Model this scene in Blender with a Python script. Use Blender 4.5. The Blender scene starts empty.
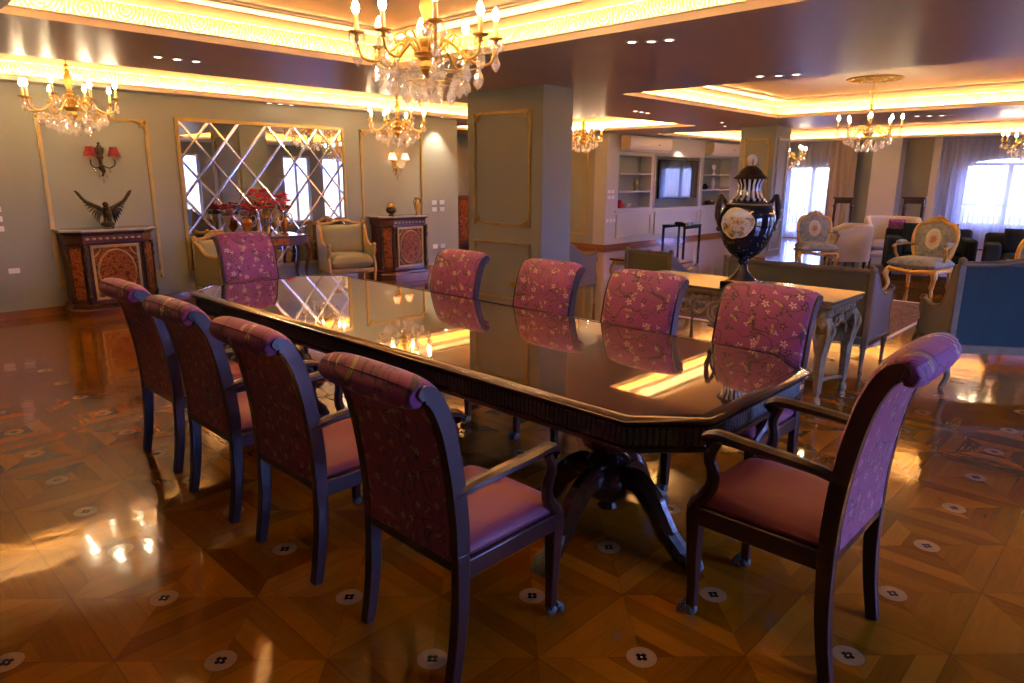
import bpy, math, random
from mathutils import Vector, Matrix
PI=math.pi; R=math.radians
scn=bpy.context.scene; COL=scn.collection
random.seed(7)

# ------------------------------------------------------------------ node helper
class T:
    def __init__(s,name):
        s.m=bpy.data.materials.new(name); s.m.use_nodes=True
        s.nt=s.m.node_tree; s.nt.nodes.clear(); s.o=s.n('ShaderNodeOutputMaterial')
    def n(s,t,**k):
        a=s.nt.nodes.new(t)
        for kk,v in k.items(): setattr(a,kk,v)
        return a
    def put(s,sock,v):
        if isinstance(v,bpy.types.NodeSocket): s.nt.links.new(v,sock)
        elif isinstance(v,(tuple,list)):
            sock.default_value=tuple(v) if len(v)==len(sock.default_value) else tuple(v)+(1,)
        else: sock.default_value=v
    def M(s,op,a,b=0.0,c=0.0):
        x=s.n('ShaderNodeMath',operation=op); s.put(x.inputs[0],a); s.put(x.inputs[1],b)
        if len(x.inputs)>2: s.put(x.inputs[2],c)
        return x.outputs[0]
    def pos(s,kind='Object'): return s.n('ShaderNodeTexCoord').outputs[kind]
    def sep(s,v):
        x=s.n('ShaderNodeSeparateXYZ'); s.put(x.inputs[0],v); return x.outputs
    def comb(s,x,y,z=0.0):
        a=s.n('ShaderNodeCombineXYZ')
        for i,v in enumerate((x,y,z)): s.put(a.inputs[i],v)
        return a.outputs[0]
    def noise(s,vec,scale,detail=2,rough=.5,dist=0,out=0):
        a=s.n('ShaderNodeTexNoise'); s.put(a.inputs['Vector'],vec)
        for k,v in (('Scale',scale),('Detail',detail),('Roughness',rough),('Distortion',dist)): s.put(a.inputs[k],v)
        return a.outputs[out]
    def vor(s,vec,scale,feat='F1',rnd=1.0,dim='3D'):
        a=s.n('ShaderNodeTexVoronoi',feature=feat,voronoi_dimensions=dim); s.put(a.inputs['Vector'],vec)
        s.put(a.inputs['Scale'],scale); s.put(a.inputs['Randomness'],rnd); return a.outputs
    def mul(s,v,k):
        a=s.n('ShaderNodeVectorMath',operation='MULTIPLY'); s.put(a.inputs[0],v); s.put(a.inputs[1],k); return a.outputs[0]
    def mix(s,f,a,b):
        x=s.n('ShaderNodeMix',data_type='RGBA'); s.put(x.inputs[0],f); s.put(x.inputs[6],a); s.put(x.inputs[7],b); return x.outputs[2]
    def ramp(s,f,st):
        x=s.n('ShaderNodeValToRGB'); s.put(x.inputs[0],f); e=x.color_ramp.elements
        while len(e)<len(st): e.new(.5)
        for i,(p,c) in enumerate(st): e[i].position=p; e[i].color=tuple(c)+(1,)
        return x.outputs[0]
    def bump(s,h,st=.2,d=.01):
        a=s.n('ShaderNodeBump'); s.put(a.inputs['Height'],h); a.inputs['Strength'].default_value=st; a.inputs['Distance'].default_value=d; return a.outputs[0]
    def bsdf(s,color,rough=.5,metal=0,bump=None,**k):
        p=s.n('ShaderNodeBsdfPrincipled'); s.put(p.inputs['Base Color'],color); s.put(p.inputs['Roughness'],rough); s.put(p.inputs['Metallic'],metal)
        if bump is not None: s.put(p.inputs['Normal'],bump)
        for kk,v in k.items(): s.put(p.inputs[kk.replace('_',' ')],v)
        s.nt.links.new(p.outputs[0],s.o.inputs[0]); return s.m

def plain(name,c,rough=.5,metal=0,var=.12,scale=6,bs=0,**k):
    t=T(name); v=t.pos(); n=t.noise(v,scale,3)
    col=t.mix(n,tuple(x*(1-var) for x in c),tuple(min(1,x*(1+var)) for x in c))
    b=t.bump(t.noise(v,scale*12,2),bs) if bs else None
    return t.bsdf(col,rough,metal,b,**k)
def emis(name,c,st):
    t=T(name); e=t.n('ShaderNodeEmission'); t.put(e.inputs[0],c); e.inputs[1].default_value=st
    t.nt.links.new(e.outputs[0],t.o.inputs[0]); return t.m
def wood(name,c1,c2,rough=.25,sc=(30,4,4),coat=.6,metal=0):
    t=T(name); v=t.mul(t.pos(),sc); n=t.noise(v,1.0,5,.6,1.2)
    return t.bsdf(t.mix(n,c1,c2),rough,0,None,Coat_Weight=coat,Coat_Roughness=.08)

MAT={}
MAT['mahogany']=wood('mahogany',(.016,.004,.003),(.042,.010,.007),.34,(4,4,30),.22)
MAT['table_wood']=wood('table_wood',(.02,.007,.004),(.05,.018,.010),.18,(12,1.5,4))
MAT['red_wood']=wood('red_wood',(.05,.010,.004),(.12,.026,.008),.3,(5,5,20))
MAT['gold']=plain('gold_leaf',(.52,.31,.08),.35,.85,.25,30,.25)
MAT['gilt']=plain('aged_gilding',(.42,.26,.09),.42,.6,.4,25,.4)
MAT['silver_gilt']=plain('dark_silver_gilding',(.24,.18,.09),.34,.7,.55,22,.6)
MAT['taupe_wood']=plain('antique_taupe_gilding',(.17,.12,.055),.5,.15,.3,18,.2)
MAT['brass']=plain('dark_brass',(.22,.2,.16),.3,.9,.3,40,.3)
MAT['white_plastic']=plain('white_plastic',(.74,.71,.69),.35,0,.04)
MAT['black']=plain('black_lacquer',(.008,.008,.009),.2,0,.1)
MAT['black_fabric']=plain('black_upholstery',(.004,.009,.008),.85,0,.3,20,.2)
MAT['cream_fabric']=plain('cream_upholstery',(.50,.42,.34),.85,0,.08,8,.1,Sheen_Weight=.3)
MAT['olive_fabric']=plain('olive_velvet',(.10,.085,.018),.7,0,.15,5,.1,Sheen_Weight=.15)
MAT['grey_fabric']=plain('grey_velvet',(.10,.095,.095),.75,0,.15,5,.1,Sheen_Weight=.4)
MAT['champagne_fabric']=plain('champagne_satin',(.26,.225,.09),.5,0,.1,5,.1,Sheen_Weight=.3)
MAT['blue_velvet']=plain('petrol_blue_velvet',(.003,.032,.034),.75,0,.35,6,.1,Sheen_Weight=.35)
MAT['marble']=plain('grey_marble_top',(.35,.33,.33),.1,0,.35,9)
MAT['wall']=plain('sage_grey_wall_paint',(.25,.262,.225),.55,0,.03,2,.02)
MAT['cabinet_paint']=plain('pale_grey_cabinet_paint',(.42,.42,.43),.4,0,.03,2)
MAT['fascia']=plain('cream_plaster',(.66,.54,.42),.5,0,.03,3)
MAT['ceil']=plain('satin_taupe_ceiling',(.50,.39,.34),.40,0,.03,.7,Specular_IOR_Level=.3)
MAT['ceil_in']=plain('recessed_ceiling_paint',(.58,.46,.36),.5,0,.03,1)
MAT['base']=wood('oak_baseboard',(.16,.06,.02),(.25,.11,.04),.2,(2,2,20))
MAT['goldline']=plain('gilded_moulding',(.42,.30,.10),.4,.5,.2,10,.1)
MAT['mirror']=T('mirror_glass').bsdf((.86,.86,.84),.015,1.0)
MAT['lamp']=emis('lamp_flame',(1,.74,.42),115)
MAT['downlight']=emis('downlight_lens',(1,.85,.65),9)
MAT['candle']=plain('ivory_candle_tube',(.85,.6,.25),.4,0,.1,20)
MAT['led']=emis('led_strip',(1,.62,.2),12)
MAT['chrome']=plain('polished_silver',(.75,.74,.72),.1,1,.05)
MAT['window_frame']=plain('white_window_frame',(.7,.72,.75),.35,0,.03)
MAT['rail']=plain('grey_railing_iron',(.25,.27,.3),.5,0,.1)
MAT['leaf']=plain('dark_green_leaf',(.03,.08,.02),.6,0,.3,30)
MAT['petal']=plain('red_petals',(.55,.015,.03),.6,0,.45,18)
MAT['petal_dark']=plain('dark_red_petals',(.25,.01,.012),.6,0,.45,18)
MAT['bronze']=plain('dark_bronze',(.07,.045,.025),.35,.8,.5,30,.4)
MAT['porcelain']=plain('white_porcelain',(.6,.58,.55),.15,0,.08,20)
MAT['soil']=MAT['bronze']

def glass(name,tint,fac,rough=.02,ior=1.5):
    t=T(name); a=t.n('ShaderNodeBsdfTransparent'); t.put(a.inputs[0],tint)
    g=t.n('ShaderNodeBsdfGlossy'); t.put(g.inputs[0],(1,1,1)); t.put(g.inputs['Roughness'],rough)
    f=t.n('ShaderNodeLayerWeight'); f.inputs[0].default_value=.35
    m=t.n('ShaderNodeMixShader'); t.put(m.inputs[0],t.M('ADD',t.M('MULTIPLY',f.outputs['Facing'],.5),fac))
    t.nt.links.new(a.outputs[0],m.inputs[1]); t.nt.links.new(g.outputs[0],m.inputs[2]); t.nt.links.new(m.outputs[0],t.o.inputs[0]); return t.m
MAT['pane']=glass('window_glass',(.97,.98,1),.03)
def crystal_mat():
    t=T('cut_crystal'); a=t.n('ShaderNodeBsdfTransparent'); t.put(a.inputs[0],(1,1,1)); g=t.n('ShaderNodeBsdfGlossy'); t.put(g.inputs[0],(1,1,1)); t.put(g.inputs['Roughness'],.12)
    d=t.n('ShaderNodeBsdfTranslucent'); t.put(d.inputs[0],(.95,.93,.95)); m1=t.n('ShaderNodeMixShader'); m1.inputs[0].default_value=.55; m2=t.n('ShaderNodeMixShader'); m2.inputs[0].default_value=.42
    L=t.nt.links.new; L(d.outputs[0],m1.inputs[1]); L(g.outputs[0],m1.inputs[2]); L(a.outputs[0],m2.inputs[1]); L(m1.outputs[0],m2.inputs[2]); L(m2.outputs[0],t.o.inputs[0]); return t.m
MAT['crystal']=crystal_mat()
def sheer():
    t=T('sheer_curtain'); a=t.n('ShaderNodeBsdfTransparent'); t.put(a.inputs[0],(.95,.95,.97))
    d=t.n('ShaderNodeBsdfTranslucent'); t.put(d.inputs[0],(.75,.75,.8)); e=t.n('ShaderNodeBsdfDiffuse'); t.put(e.inputs[0],(.6,.58,.58))
    m1=t.n('ShaderNodeMixShader'); m1.inputs[0].default_value=.5; m2=t.n('ShaderNodeMixShader')
    f=t.noise(t.mul(t.pos(),(1,9,.4)),2,2); t.put(m2.inputs[0],t.M('MULTIPLY_ADD',f,.5,.28))
    L=t.nt.links.new; L(d.outputs[0],m1.inputs[1]); L(e.outputs[0],m1.inputs[2]); L(a.outputs[0],m2.inputs[1]); L(m1.outputs[0],m2.inputs[2]); L(m2.outputs[0],t.o.inputs[0]); return t.m
MAT['sheer']=sheer()
MAT['drape']=plain('taupe_drape',(.30,.25,.22),.85,0,.1,4)

def floor_mat():
    t=T('parquet_with_medallions'); S_=.52256; x,y,z=t.sep(t.pos())
    u=t.M('DIVIDE',t.M('SUBTRACT',x,.266),S_); v=t.M('DIVIDE',t.M('SUBTRACT',y,2.6834),S_)
    iu=t.M('FLOOR',t.M('ADD',u,.5)); iv=t.M('FLOOR',t.M('ADD',v,.5))
    pu=t.M('SUBTRACT',u,iu); pv=t.M('SUBTRACT',v,iv)
    au=t.M('ABSOLUTE',pu); av=t.M('ABSOLUTE',pv); mx=t.M('MAXIMUM',au,av); mn=t.M('MINIMUM',au,av)
    nb=3.0; bf=t.M('MULTIPLY',mx,nb*2); band=t.M('FLOOR',bf); fr=t.M('FRACT',bf)
    tri=t.M('ADD',t.M('MULTIPLY',t.M('GREATER_THAN',au,av),2.0),t.M('GREATER_THAN',t.M('ADD',pu,pv),0))
    wn=t.n('ShaderNodeTexWhiteNoise',noise_dimensions='4D'); t.put(wn.inputs['Vector'],t.comb(iu,iv,band)); t.put(wn.inputs['W'],tri)
    # grain runs along the board
    sel=t.M('GREATER_THAN',au,av)
    gx=t.M('ADD',t.M('MULTIPLY',x,t.M('MULTIPLY_ADD',sel,60,6)),wn.outputs[0]); gy=t.M('MULTIPLY',y,t.M('MULTIPLY_ADD',sel,-60,66))
    g=t.noise(t.comb(gx,gy,t.M('MULTIPLY',wn.outputs[0],40)),1,4,.6)
    k=t.M('MULTIPLY_ADD',g,.45,t.M('MULTIPLY',wn.outputs[0],.6))
    col=t.ramp(k,[(.12,(.14,.042,.0008)),(.5,(.235,.081,.0012)),(.95,(.34,.13,.005))])
    e1=t.M('LESS_THAN',t.M('MINIMUM',fr,t.M('SUBTRACT',1,fr)),.02)
    e2=t.M('LESS_THAN',t.M('SUBTRACT',mx,mn),.004); e3=t.M('GREATER_THAN',mx,.495)
    line=t.M('MAXIMUM',t.M('MAXIMUM',t.M('MULTIPLY',e1,.5),e2),e3)
    col=t.mix(t.M('MULTIPLY',line,.4),col,(.06,.018,.003))
    r=t.M('MULTIPLY',t.M('SQRT',t.M('ADD',t.M('MULTIPLY',pu,pu),t.M('MULTIPLY',pv,pv))),S_)
    disc=t.M('LESS_THAN',r,.056)
    col=t.mix(disc,col,t.mix(g,(.27,.15,.05),(.38,.22,.08)))
    ring=t.M('MULTIPLY',t.M('GREATER_THAN',r,.054),disc); col=t.mix(ring,col,(.12,.05,.02))
    def dot(cx,cy,rad):
        a=t.M('SUBTRACT',pu,cx/S_); b=t.M('SUBTRACT',pv,cy/S_)
        return t.M('LESS_THAN',t.M('MULTIPLY',t.M('SQRT',t.M('ADD',t.M('MULTIPLY',a,a),t.M('MULTIPLY',b,b))),S_),rad)
    pet=None
    for cx,cy in ((.0125,0),(-.0125,0),(0,.0125),(0,-.0125)):
        d=dot(cx,cy,.0095); pet=d if pet is None else t.M('MAXIMUM',pet,d)
    col=t.mix(pet,col,(.015,.008,.004)); col=t.mix(dot(0,0,.0045),col,(.5,.3,.13))
    h=t.noise(t.mul(t.pos(),(1,1,1)),5,2); h2=t.noise(t.comb(gx,gy,0),.6,2)
    b=t.bump(t.M('MULTIPLY_ADD',h2,.12,h),.16,.012)
    return t.bsdf(col,t.M('MULTIPLY_ADD',g,.06,.07),0,b,Coat_Weight=.5,Coat_Roughness=.05,Specular_IOR_Level=.25,Coat_Normal=b)
MAT['floor']=floor_mat()

def ornament():
    t=T('gilded_acanthus_frieze'); x,y,z=t.sep(t.pos()); s=t.M('ADD',x,y)
    P_=.26; c=t.M('SUBTRACT',t.M('FRACT',t.M('DIVIDE',s,P_)),.5); i=t.M('FLOOR',t.M('DIVIDE',s,P_))
    sg=t.M('MULTIPLY_ADD',t.M('MODULO',t.M('ABSOLUTE',i),2),.03,-.015)
    dz=t.M('SUBTRACT',t.M('SUBTRACT',z,2.79),sg); dx=t.M('MULTIPLY',c,P_)
    r=t.M('SQRT',t.M('ADD',t.M('MULTIPLY',dx,dx),t.M('MULTIPLY',dz,dz))); a=t.M('ARCTAN2',dz,dx)
    sp=t.M('SINE',t.M('ADD',t.M('MULTIPLY',r,230),t.M('MULTIPLY',a,1)))
    sp2=t.M('SINE',t.M('ADD',t.M('MULTIPLY',a,9),t.M('MULTIPLY',r,120)))
    n=t.noise(t.comb(s,z,0),38,3,.6,1.5)
    k=t.M('ADD',t.M('MULTIPLY',sp,.3),t.M('MULTIPLY_ADD',sp2,.14,t.M('MULTIPLY',t.M('SUBTRACT',n,.5),1.5)))
    f=t.M('GREATER_THAN',k,.05); col=t.mix(f,(.80,.58,.26),(.55,.27,.02))
    return t.bsdf(col,.4,0,t.bump(k,.6,.01))
MAT['ornament']=ornament()

def floral(name,base,base2,vine,flowers,vine_w=.016,scale=1.0,sheen=.5,dens=.9):
    t=T(name); x,y,z=t.sep(t.pos()); p=t.comb(t.M('MULTIPLY',t.M('ADD',x,t.M('MULTIPLY',y,.7)),scale),t.M('MULTIPLY',t.M('SUBTRACT',z,t.M('MULTIPLY',y,.6)),scale),0)
    ob=t.n('ShaderNodeObjectInfo').outputs['Random']
    pv=t.n('ShaderNodeVectorMath',operation='ADD'); t.put(pv.inputs[0],p); t.put(pv.inputs[1],t.comb(t.M('MULTIPLY',ob,7),t.M('MULTIPLY',ob,3),0)); p=pv.outputs[0]
    n=t.noise(p,3.0,2); col=t.mix(n,base,base2)
    # curling vines: contour of a soft noise
    a=t.noise(p,7.0,0,0,.8); v=t.M('LESS_THAN',t.M('ABSOLUTE',t.M('SUBTRACT',a,.5)),vine_w*.55)
    b=t.noise(p,11.0,0,0,1.5); v2=t.M('LESS_THAN',t.M('ABSOLUTE',t.M('SUBTRACT',b,.44)),vine_w*.5)
    v=t.M('MAXIMUM',v,v2); col=t.mix(t.M('MULTIPLY',v,.85),col,vine)
    def flower(sc,rad,k,c1,c2,off):
        q=t.n('ShaderNodeVectorMath',operation='ADD'); t.put(q.inputs[0],p); t.put(q.inputs[1],(off,off*.7,0))
        vo=t.vor(q.outputs[0],sc,dim='2D',rnd=.75)
        d=t.n('ShaderNodeVectorMath',operation='SUBTRACT'); t.put(d.inputs[0],q.outputs[0]); t.put(d.inputs[1],vo['Position'])
        dx,dy,_=t.sep(d.outputs[0]); an=t.M('ARCTAN2',dy,dx); rr=t.M('SQRT',t.M('ADD',t.M('MULTIPLY',dx,dx),t.M('MULTIPLY',dy,dy)))
        cr,cg,cb=t.sep(vo['Color'])
        lim=t.M('MULTIPLY',t.M('MULTIPLY_ADD',t.M('COSINE',t.M('MULTIPLY_ADD',an,k,t.M('MULTIPLY',cr,6))),.35,.65),rad)
        if k==2:
            sn=t.M('SINE',t.M('MULTIPLY_ADD',cr,6,an)); lim=t.M('DIVIDE',rad*.95,t.M('MULTIPLY_ADD',t.M('MULTIPLY',sn,sn),3.5,1.0))
        lim=t.M('MULTIPLY',lim,t.M('LESS_THAN',cg,dens))
        f=t.M('LESS_THAN',rr,lim); core=t.M('LESS_THAN',rr,t.M('MULTIPLY',lim,.35))
        return f,core,cb
    nonlocal_col=col
    for sc,rad,k,c1,c2,off in flowers:
        f,core,cb=flower(sc,rad,k,c1,c2,off)
        nonlocal_col=t.mix(f,nonlocal_col,c1); nonlocal_col=t.mix(core,nonlocal_col,c2)
    return t.bsdf(nonlocal_col,.62,0,t.bump(t.noise(t.pos(),90,2),.15,.004),Sheen_Weight=sheen*.3,Sheen_Roughness=.4)
PUR=(.20,.038,.145); PUR2=(.29,.066,.225)
MAT['damask']=floral('magenta_floral_velvet',PUR,PUR2,(.05,.035,.02),
    [(7.0,.024,5,(.60,.42,.38),(.12,.02,.03),0),(7.4,.022,5,(.05,.010,.03),(.4,.22,.1),3.3),(7.9,.030,2,(.36,.27,.13),(.15,.12,.05),6.1),(9,.015,3,(.5,.34,.40),(.3,.2,.1),9.4),(8.3,.026,2,(.07,.03,.03),(.2,.15,.05),12.1)],.026,1.0,.5,.72)
MAT['damask_back']=floral('copper_floral_velvet',(.23,.046,.085),(.31,.07,.12),(.05,.025,.02),
    [(11,.015,5,(.50,.32,.2),(.12,.02,.03),0),(12,.016,5,(.04,.01,.02),(.4,.2,.08),3.3),(13,.018,2,(.36,.25,.1),(.2,.15,.05),6.1)],.02,1,.4,.8)
MAT['velvet']=plain('magenta_velvet',(.18,.030,.064),.55,0,.2,7,.08,Sheen_Weight=.12)
def aubusson():
    t=T('pale_blue_tapestry_with_cream_medallion'); x,y,z=t.sep(t.pos()); n=t.noise(t.pos(),14,3,.6,.5)
    col=t.ramp(n,[(.35,(.15,.17,.165)),(.5,(.21,.225,.21)),(.58,(.30,.27,.19)),(.66,(.19,.2,.18))])
    def oval(cz,a,b,w):
        u=t.M('DIVIDE',x,a); v=t.M('DIVIDE',t.M('SUBTRACT',z,cz),b); r=t.M('SQRT',t.M('ADD',t.M('MULTIPLY',u,u),t.M('MULTIPLY',v,v)))
        return t.M('LESS_THAN',t.M('MULTIPLY_ADD',n,w,r),1.0+w*.5)
    col=t.mix(oval(.745,.105,.145,.5),col,(.50,.44,.31)); col=t.mix(oval(.745,.075,.11,.4),col,(.40,.38,.29)); col=t.mix(oval(.745,.045,.055,1.6),col,(.38,.14,.09))
    return t.bsdf(col,.8,0,t.bump(n,.2,.004),Sheen_Weight=.1)
MAT['aubusson']=aubusson()
MAT['bevel']=T('bevelled_mirror_strip').bsdf((.9,.9,.9),.16,1.0)

def marquetry():
    t=T('marquetry_veneer'); x,y,z=t.sep(t.pos()); p=t.comb(x,z,0)
    n=t.noise(p,16,3,.6,1.0); n2=t.noise(p,40,2,.5,.5)
    col=t.ramp(n,[(.3,(.025,.006,.003)),(.46,(.11,.026,.009)),(.52,(.32,.11,.028)),(.6,(.16,.042,.012)),(.7,(.035,.012,.005))])
    col=t.mix(t.M('MULTIPLY',n2,.4),col,(.3,.1,.03))
    return t.bsdf(col,.4,0,None,Coat_Weight=.15,Coat_Roughness=.1,Specular_IOR_Level=.2)
MAT['marquetry']=marquetry()
def urn_body():
    t=T('cobalt_porcelain_with_painted_cartouche'); x,y,z=t.sep(t.pos())
    # cartouche centred on the side facing the dining table
    an=t.M('ARCTAN2',y,x); da=t.M('SUBTRACT',t.M('ABSOLUTE',an),0.0)
    ca=t.M('ADD',an,2.05)   # centre angle
    dx=t.M('MULTIPLY',ca,.17); dz=t.M('SUBTRACT',z,.50)
    w=t.noise(t.comb(dx,dz,0),9,2); r=t.M('SQRT',t.M('ADD',t.M('MULTIPLY',dx,dx),t.M('MULTIPLY',t.M('MULTIPLY',dz,dz),1.1)))
    f=t.M('LESS_THAN',t.M('MULTIPLY_ADD',w,.05,r),.145)
    n=t.noise(t.comb(dx,dz,0),22,3,.6,.6)
    pic=t.ramp(n,[(.32,(.12,.08,.04)),(.45,(.45,.32,.14)),(.55,(.62,.58,.5)),(.66,(.35,.42,.45)),(.8,(.15,.18,.1))])
    pic=t.mix(t.M('GREATER_THAN',t.M('ADD',dz,t.M('MULTIPLY',w,.06)),.07),pic,(.55,.6,.66))
    e=t.M('MULTIPLY',f,t.M('GREATER_THAN',t.M('MULTIPLY_ADD',w,.05,r),.138))
    sp=t.M('LESS_THAN',t.vor(t.mul(t.pos(),(1,1,1)),30)[0],.22)
    low=t.M('MULTIPLY',sp,t.M('LESS_THAN',z,.42))
    col=t.mix(t.M('MULTIPLY',low,.6),(.006,.008,.02),(.4,.26,.09)); col=t.mix(f,col,pic); col=t.mix(e,col,(.7,.6,.35))
    return t.bsdf(col,.07,0,None,Coat_Weight=1,Coat_Roughness=.03)
MAT['urn']=urn_body()
def rug():
    t=T('persian_rug_pile'); v=t.pos(); x,y,z=t.sep(v)
    n=t.vor(v,7)[0]; n2=t.noise(v,14,3,.6,2)
    col=t.ramp(n2,[(.35,(.012,.005,.007)),(.46,(.06,.014,.012)),(.53,(.17,.11,.07)),(.57,(.05,.012,.012)),(.7,(.012,.012,.025))])
    col=t.mix(t.M('LESS_THAN',n,.2),col,(.12,.08,.055)); return t.bsdf(col,.95,0,t.bump(n2,.4,.01))
MAT['rug']=rug()
def screen():
    t=T('television_screen'); 
    return t.bsdf((.01,.012,.02),.05,0,None,Specular_IOR_Level=1.0,Coat_Weight=1,Coat_Roughness=.02)
MAT['screen']=screen()
def tabletop():
    t=T('polished_walnut_under_glass'); v=t.mul(t.pos(),(3,18,1)); n=t.noise(v,1,4,.6,.8)
    return t.bsdf(t.mix(n,(.06,.022,.007),(.16,.065,.022)),.05,0,None,IOR=1.9,Coat_Weight=1,Coat_Roughness=.012,Coat_IOR=2.3)
MAT['top']=tabletop()

# ------------------------------------------------------------------ mesh helper
class MB:
    def __init__(s,M=None): s.v=[];s.f=[];s.M=M or Matrix()
    def add(s,vs,fs,M=None):
        b=len(s.v); mm=s.M@M if M is not None else s.M
        s.v+= [mm@Vector(q) for q in vs]; s.f+=[tuple(b+i for i in f) for f in fs]; return s
    def box(s,c,d,rz=0,rx=0,ry=0):
        x,y,z=[q/2 for q in d]; vs=[(i*x,j*y,k*z) for k in(-1,1) for j in(-1,1) for i in(-1,1)]
        fs=[(0,2,3,1),(4,5,7,6),(0,1,5,4),(2,6,7,3),(0,4,6,2),(1,3,7,5)]
        M=Matrix.Translation(c)@Matrix.Rotation(rz,4,'Z')@Matrix.Rotation(rx,4,'X')@Matrix.Rotation(ry,4,'Y'); return s.add(vs,fs,M)
    def b2(s,x0,x1,y0,y1,z0,z1): return s.box(((x0+x1)/2,(y0+y1)/2,(z0+z1)/2),(abs(x1-x0),abs(y1-y0),abs(z1-z0)))
    def lathe(s,pr,n=24,M=None,c=(0,0,0),caps=True,flute=0,fn=12,fz=None):
        vs=[];fs=[]
        for r,z in pr:
            for i in range(n):
                a=2*PI*i/n; k=1+(flute*math.cos(fn*a) if flute and (fz is None or fz[0]<=z<=fz[1]) else 0)
                vs.append((c[0]+r*k*math.cos(a),c[1]+r*k*math.sin(a),c[2]+z))
        for j in range(len(pr)-1):
            for i in range(n):
                k=(i+1)%n; fs.append((j*n+i,j*n+k,(j+1)*n+k,(j+1)*n+i))
        if caps: fs.append(tuple(range(n))[::-1]); fs.append(tuple((len(pr)-1)*n+i for i in range(n)))
        return s.add(vs,fs,M)
    def tube(s,path,rad,n=8,flat=1.0,M=None,up=None,caps=True):
        P=[Vector(p) for p in path]; m=len(P)
        if not isinstance(rad,(list,tuple)): rad=[rad]*m
        vs=[];fs=[]; pn=None
        for j,p in enumerate(P):
            t=(P[min(j+1,m-1)]-P[max(j-1,0)]).normalized()
            if pn is None:
                u=Vector(up) if up else (Vector((0,0,1)) if abs(t.z)<.9 else Vector((1,0,0)))
                pn=(u-t*u.dot(t)).normalized()
            else: pn=(pn-t*pn.dot(t)).normalized()
            q=t.cross(pn)
            for i in range(n):
                a=2*PI*(i+.5)/n; vs.append(p+(pn*math.cos(a)*flat+q*math.sin(a))*rad[j])
        for j in range(m-1):
            for i in range(n):
                k=(i+1)%n; fs.append((j*n+i,j*n+k,(j+1)*n+k,(j+1)*n+i))
        if caps: fs.append(tuple(range(n))[::-1]); fs.append(tuple((m-1)*n+i for i in range(n)))
        return s.add(vs,fs,M)
    def prism(s,poly,h0,h1,ax='z',M=None):
        n=len(poly)
        f={'z':lambda a,b,h:(a,b,h),'x':lambda a,b,h:(h,a,b),'y':lambda a,b,h:(a,h,b)}[ax]
        vs=[f(a,b,h0) for a,b in poly]+[f(a,b,h1) for a,b in poly]
        fs=[tuple(range(n))[::-1],tuple(range(n,2*n))]+[(i,(i+1)%n,n+(i+1)%n,n+i) for i in range(n)]
        return s.add(vs,fs,M)
    def sph(s,c,r,n=12,m=8,sc=(1,1,1),M=None):
        vs=[(c[0],c[1],c[2]-r*sc[2])];fs=[]
        for j in range(1,m):
            th=PI*j/m
            for i in range(n):
                a=2*PI*i/n; vs.append((c[0]+r*sc[0]*math.sin(th)*math.cos(a),c[1]+r*sc[1]*math.sin(th)*math.sin(a),c[2]-r*sc[2]*math.cos(th)))
        vs.append((c[0],c[1],c[2]+r*sc[2])); L=len(vs)-1
        for i in range(n):
            k=(i+1)%n; fs.append((0,1+k,1+i)); fs.append((L,1+(m-2)*n+i,1+(m-2)*n+k))
            for j in range(m-2): fs.append((1+j*n+i,1+j*n+k,1+(j+1)*n+k,1+(j+1)*n+i))
        return s.add(vs,fs,M)
    def grid(s,fn,nu,nv,M=None):
        vs=[fn(i/nu,j/nv) for j in range(nv+1) for i in range(nu+1)]
        fs=[(j*(nu+1)+i,j*(nu+1)+i+1,(j+1)*(nu+1)+i+1,(j+1)*(nu+1)+i) for j in range(nv) for i in range(nu)]
        return s.add(vs,fs,M)
    def pillow(s,x0,x1,y0,y1,z0,h,M=None,crown=.03,e=4,n=12):
        """upholstered pad: soft-edged slab with crowned top"""
        cx,cy,a,b=(x0+x1)/2,(y0+y1)/2,(x1-x0)/2,(y1-y0)/2
        def sg(t): return math.copysign(abs(t)**(1),t)
        def top(sgn):
            def f(u,v):
                U,V=2*u-1,2*v-1; U2,V2=math.sin(U*PI/2),math.sin(V*PI/2)
                k=((1-abs(U2)**e)*(1-abs(V2)**e)); k=max(k,0)
                return (cx+a*U2,cy+b*V2,z0+h/2+sgn*(h/2*(k**.35 if k>0 else 0)+ (crown*k if sgn>0 else 0)))
            return f
        s.grid(top(1),n,n,M); g=top(-1); s.grid(lambda u,v:g(1-u,v),n,n,M); return s
    def build(s,name,mat,parent=None,smooth=None,bevel=0,weld=False):
        me=bpy.data.meshes.new(name); me.from_pydata([tuple(q) for q in s.v],[],s.f); me.validate(); me.update()
        me.materials.append(MAT[mat] if isinstance(mat,str) else mat)
        o=bpy.data.objects.new(name,me); COL.objects.link(o)
        if parent is not None: o.parent=parent
        if smooth is None: smooth=35
        if smooth:
            me.polygons.foreach_set('use_smooth',[True]*len(me.polygons))
            try: me.set_sharp_from_angle(angle=R(smooth))
            except Exception: pass
        if bevel:
            b=o.modifiers.new('bevel','BEVEL'); b.width=bevel; b.segments=2; b.limit_method='ANGLE'; b.harden_normals=False
        return o
def thing(name,label,cat,loc=(0,0,0),rz=0,group=None):
    o=bpy.data.objects.new(name,None); o.empty_display_size=.1; COL.objects.link(o); o.location=loc; o.rotation_euler=(0,0,rz)
    o['label']=label; o['category']=cat
    if group: o['group']=group
    return o
def tag(o,label,cat,group=None,kind=None):
    if label: o['label']=label; o['category']=cat
    if group: o['group']=group
    if kind: o['kind']=kind
    return o
def struct(o,label=None):
    o['kind']='structure'
    if label: o['label']=label
    return o
KIDS={}
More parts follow.
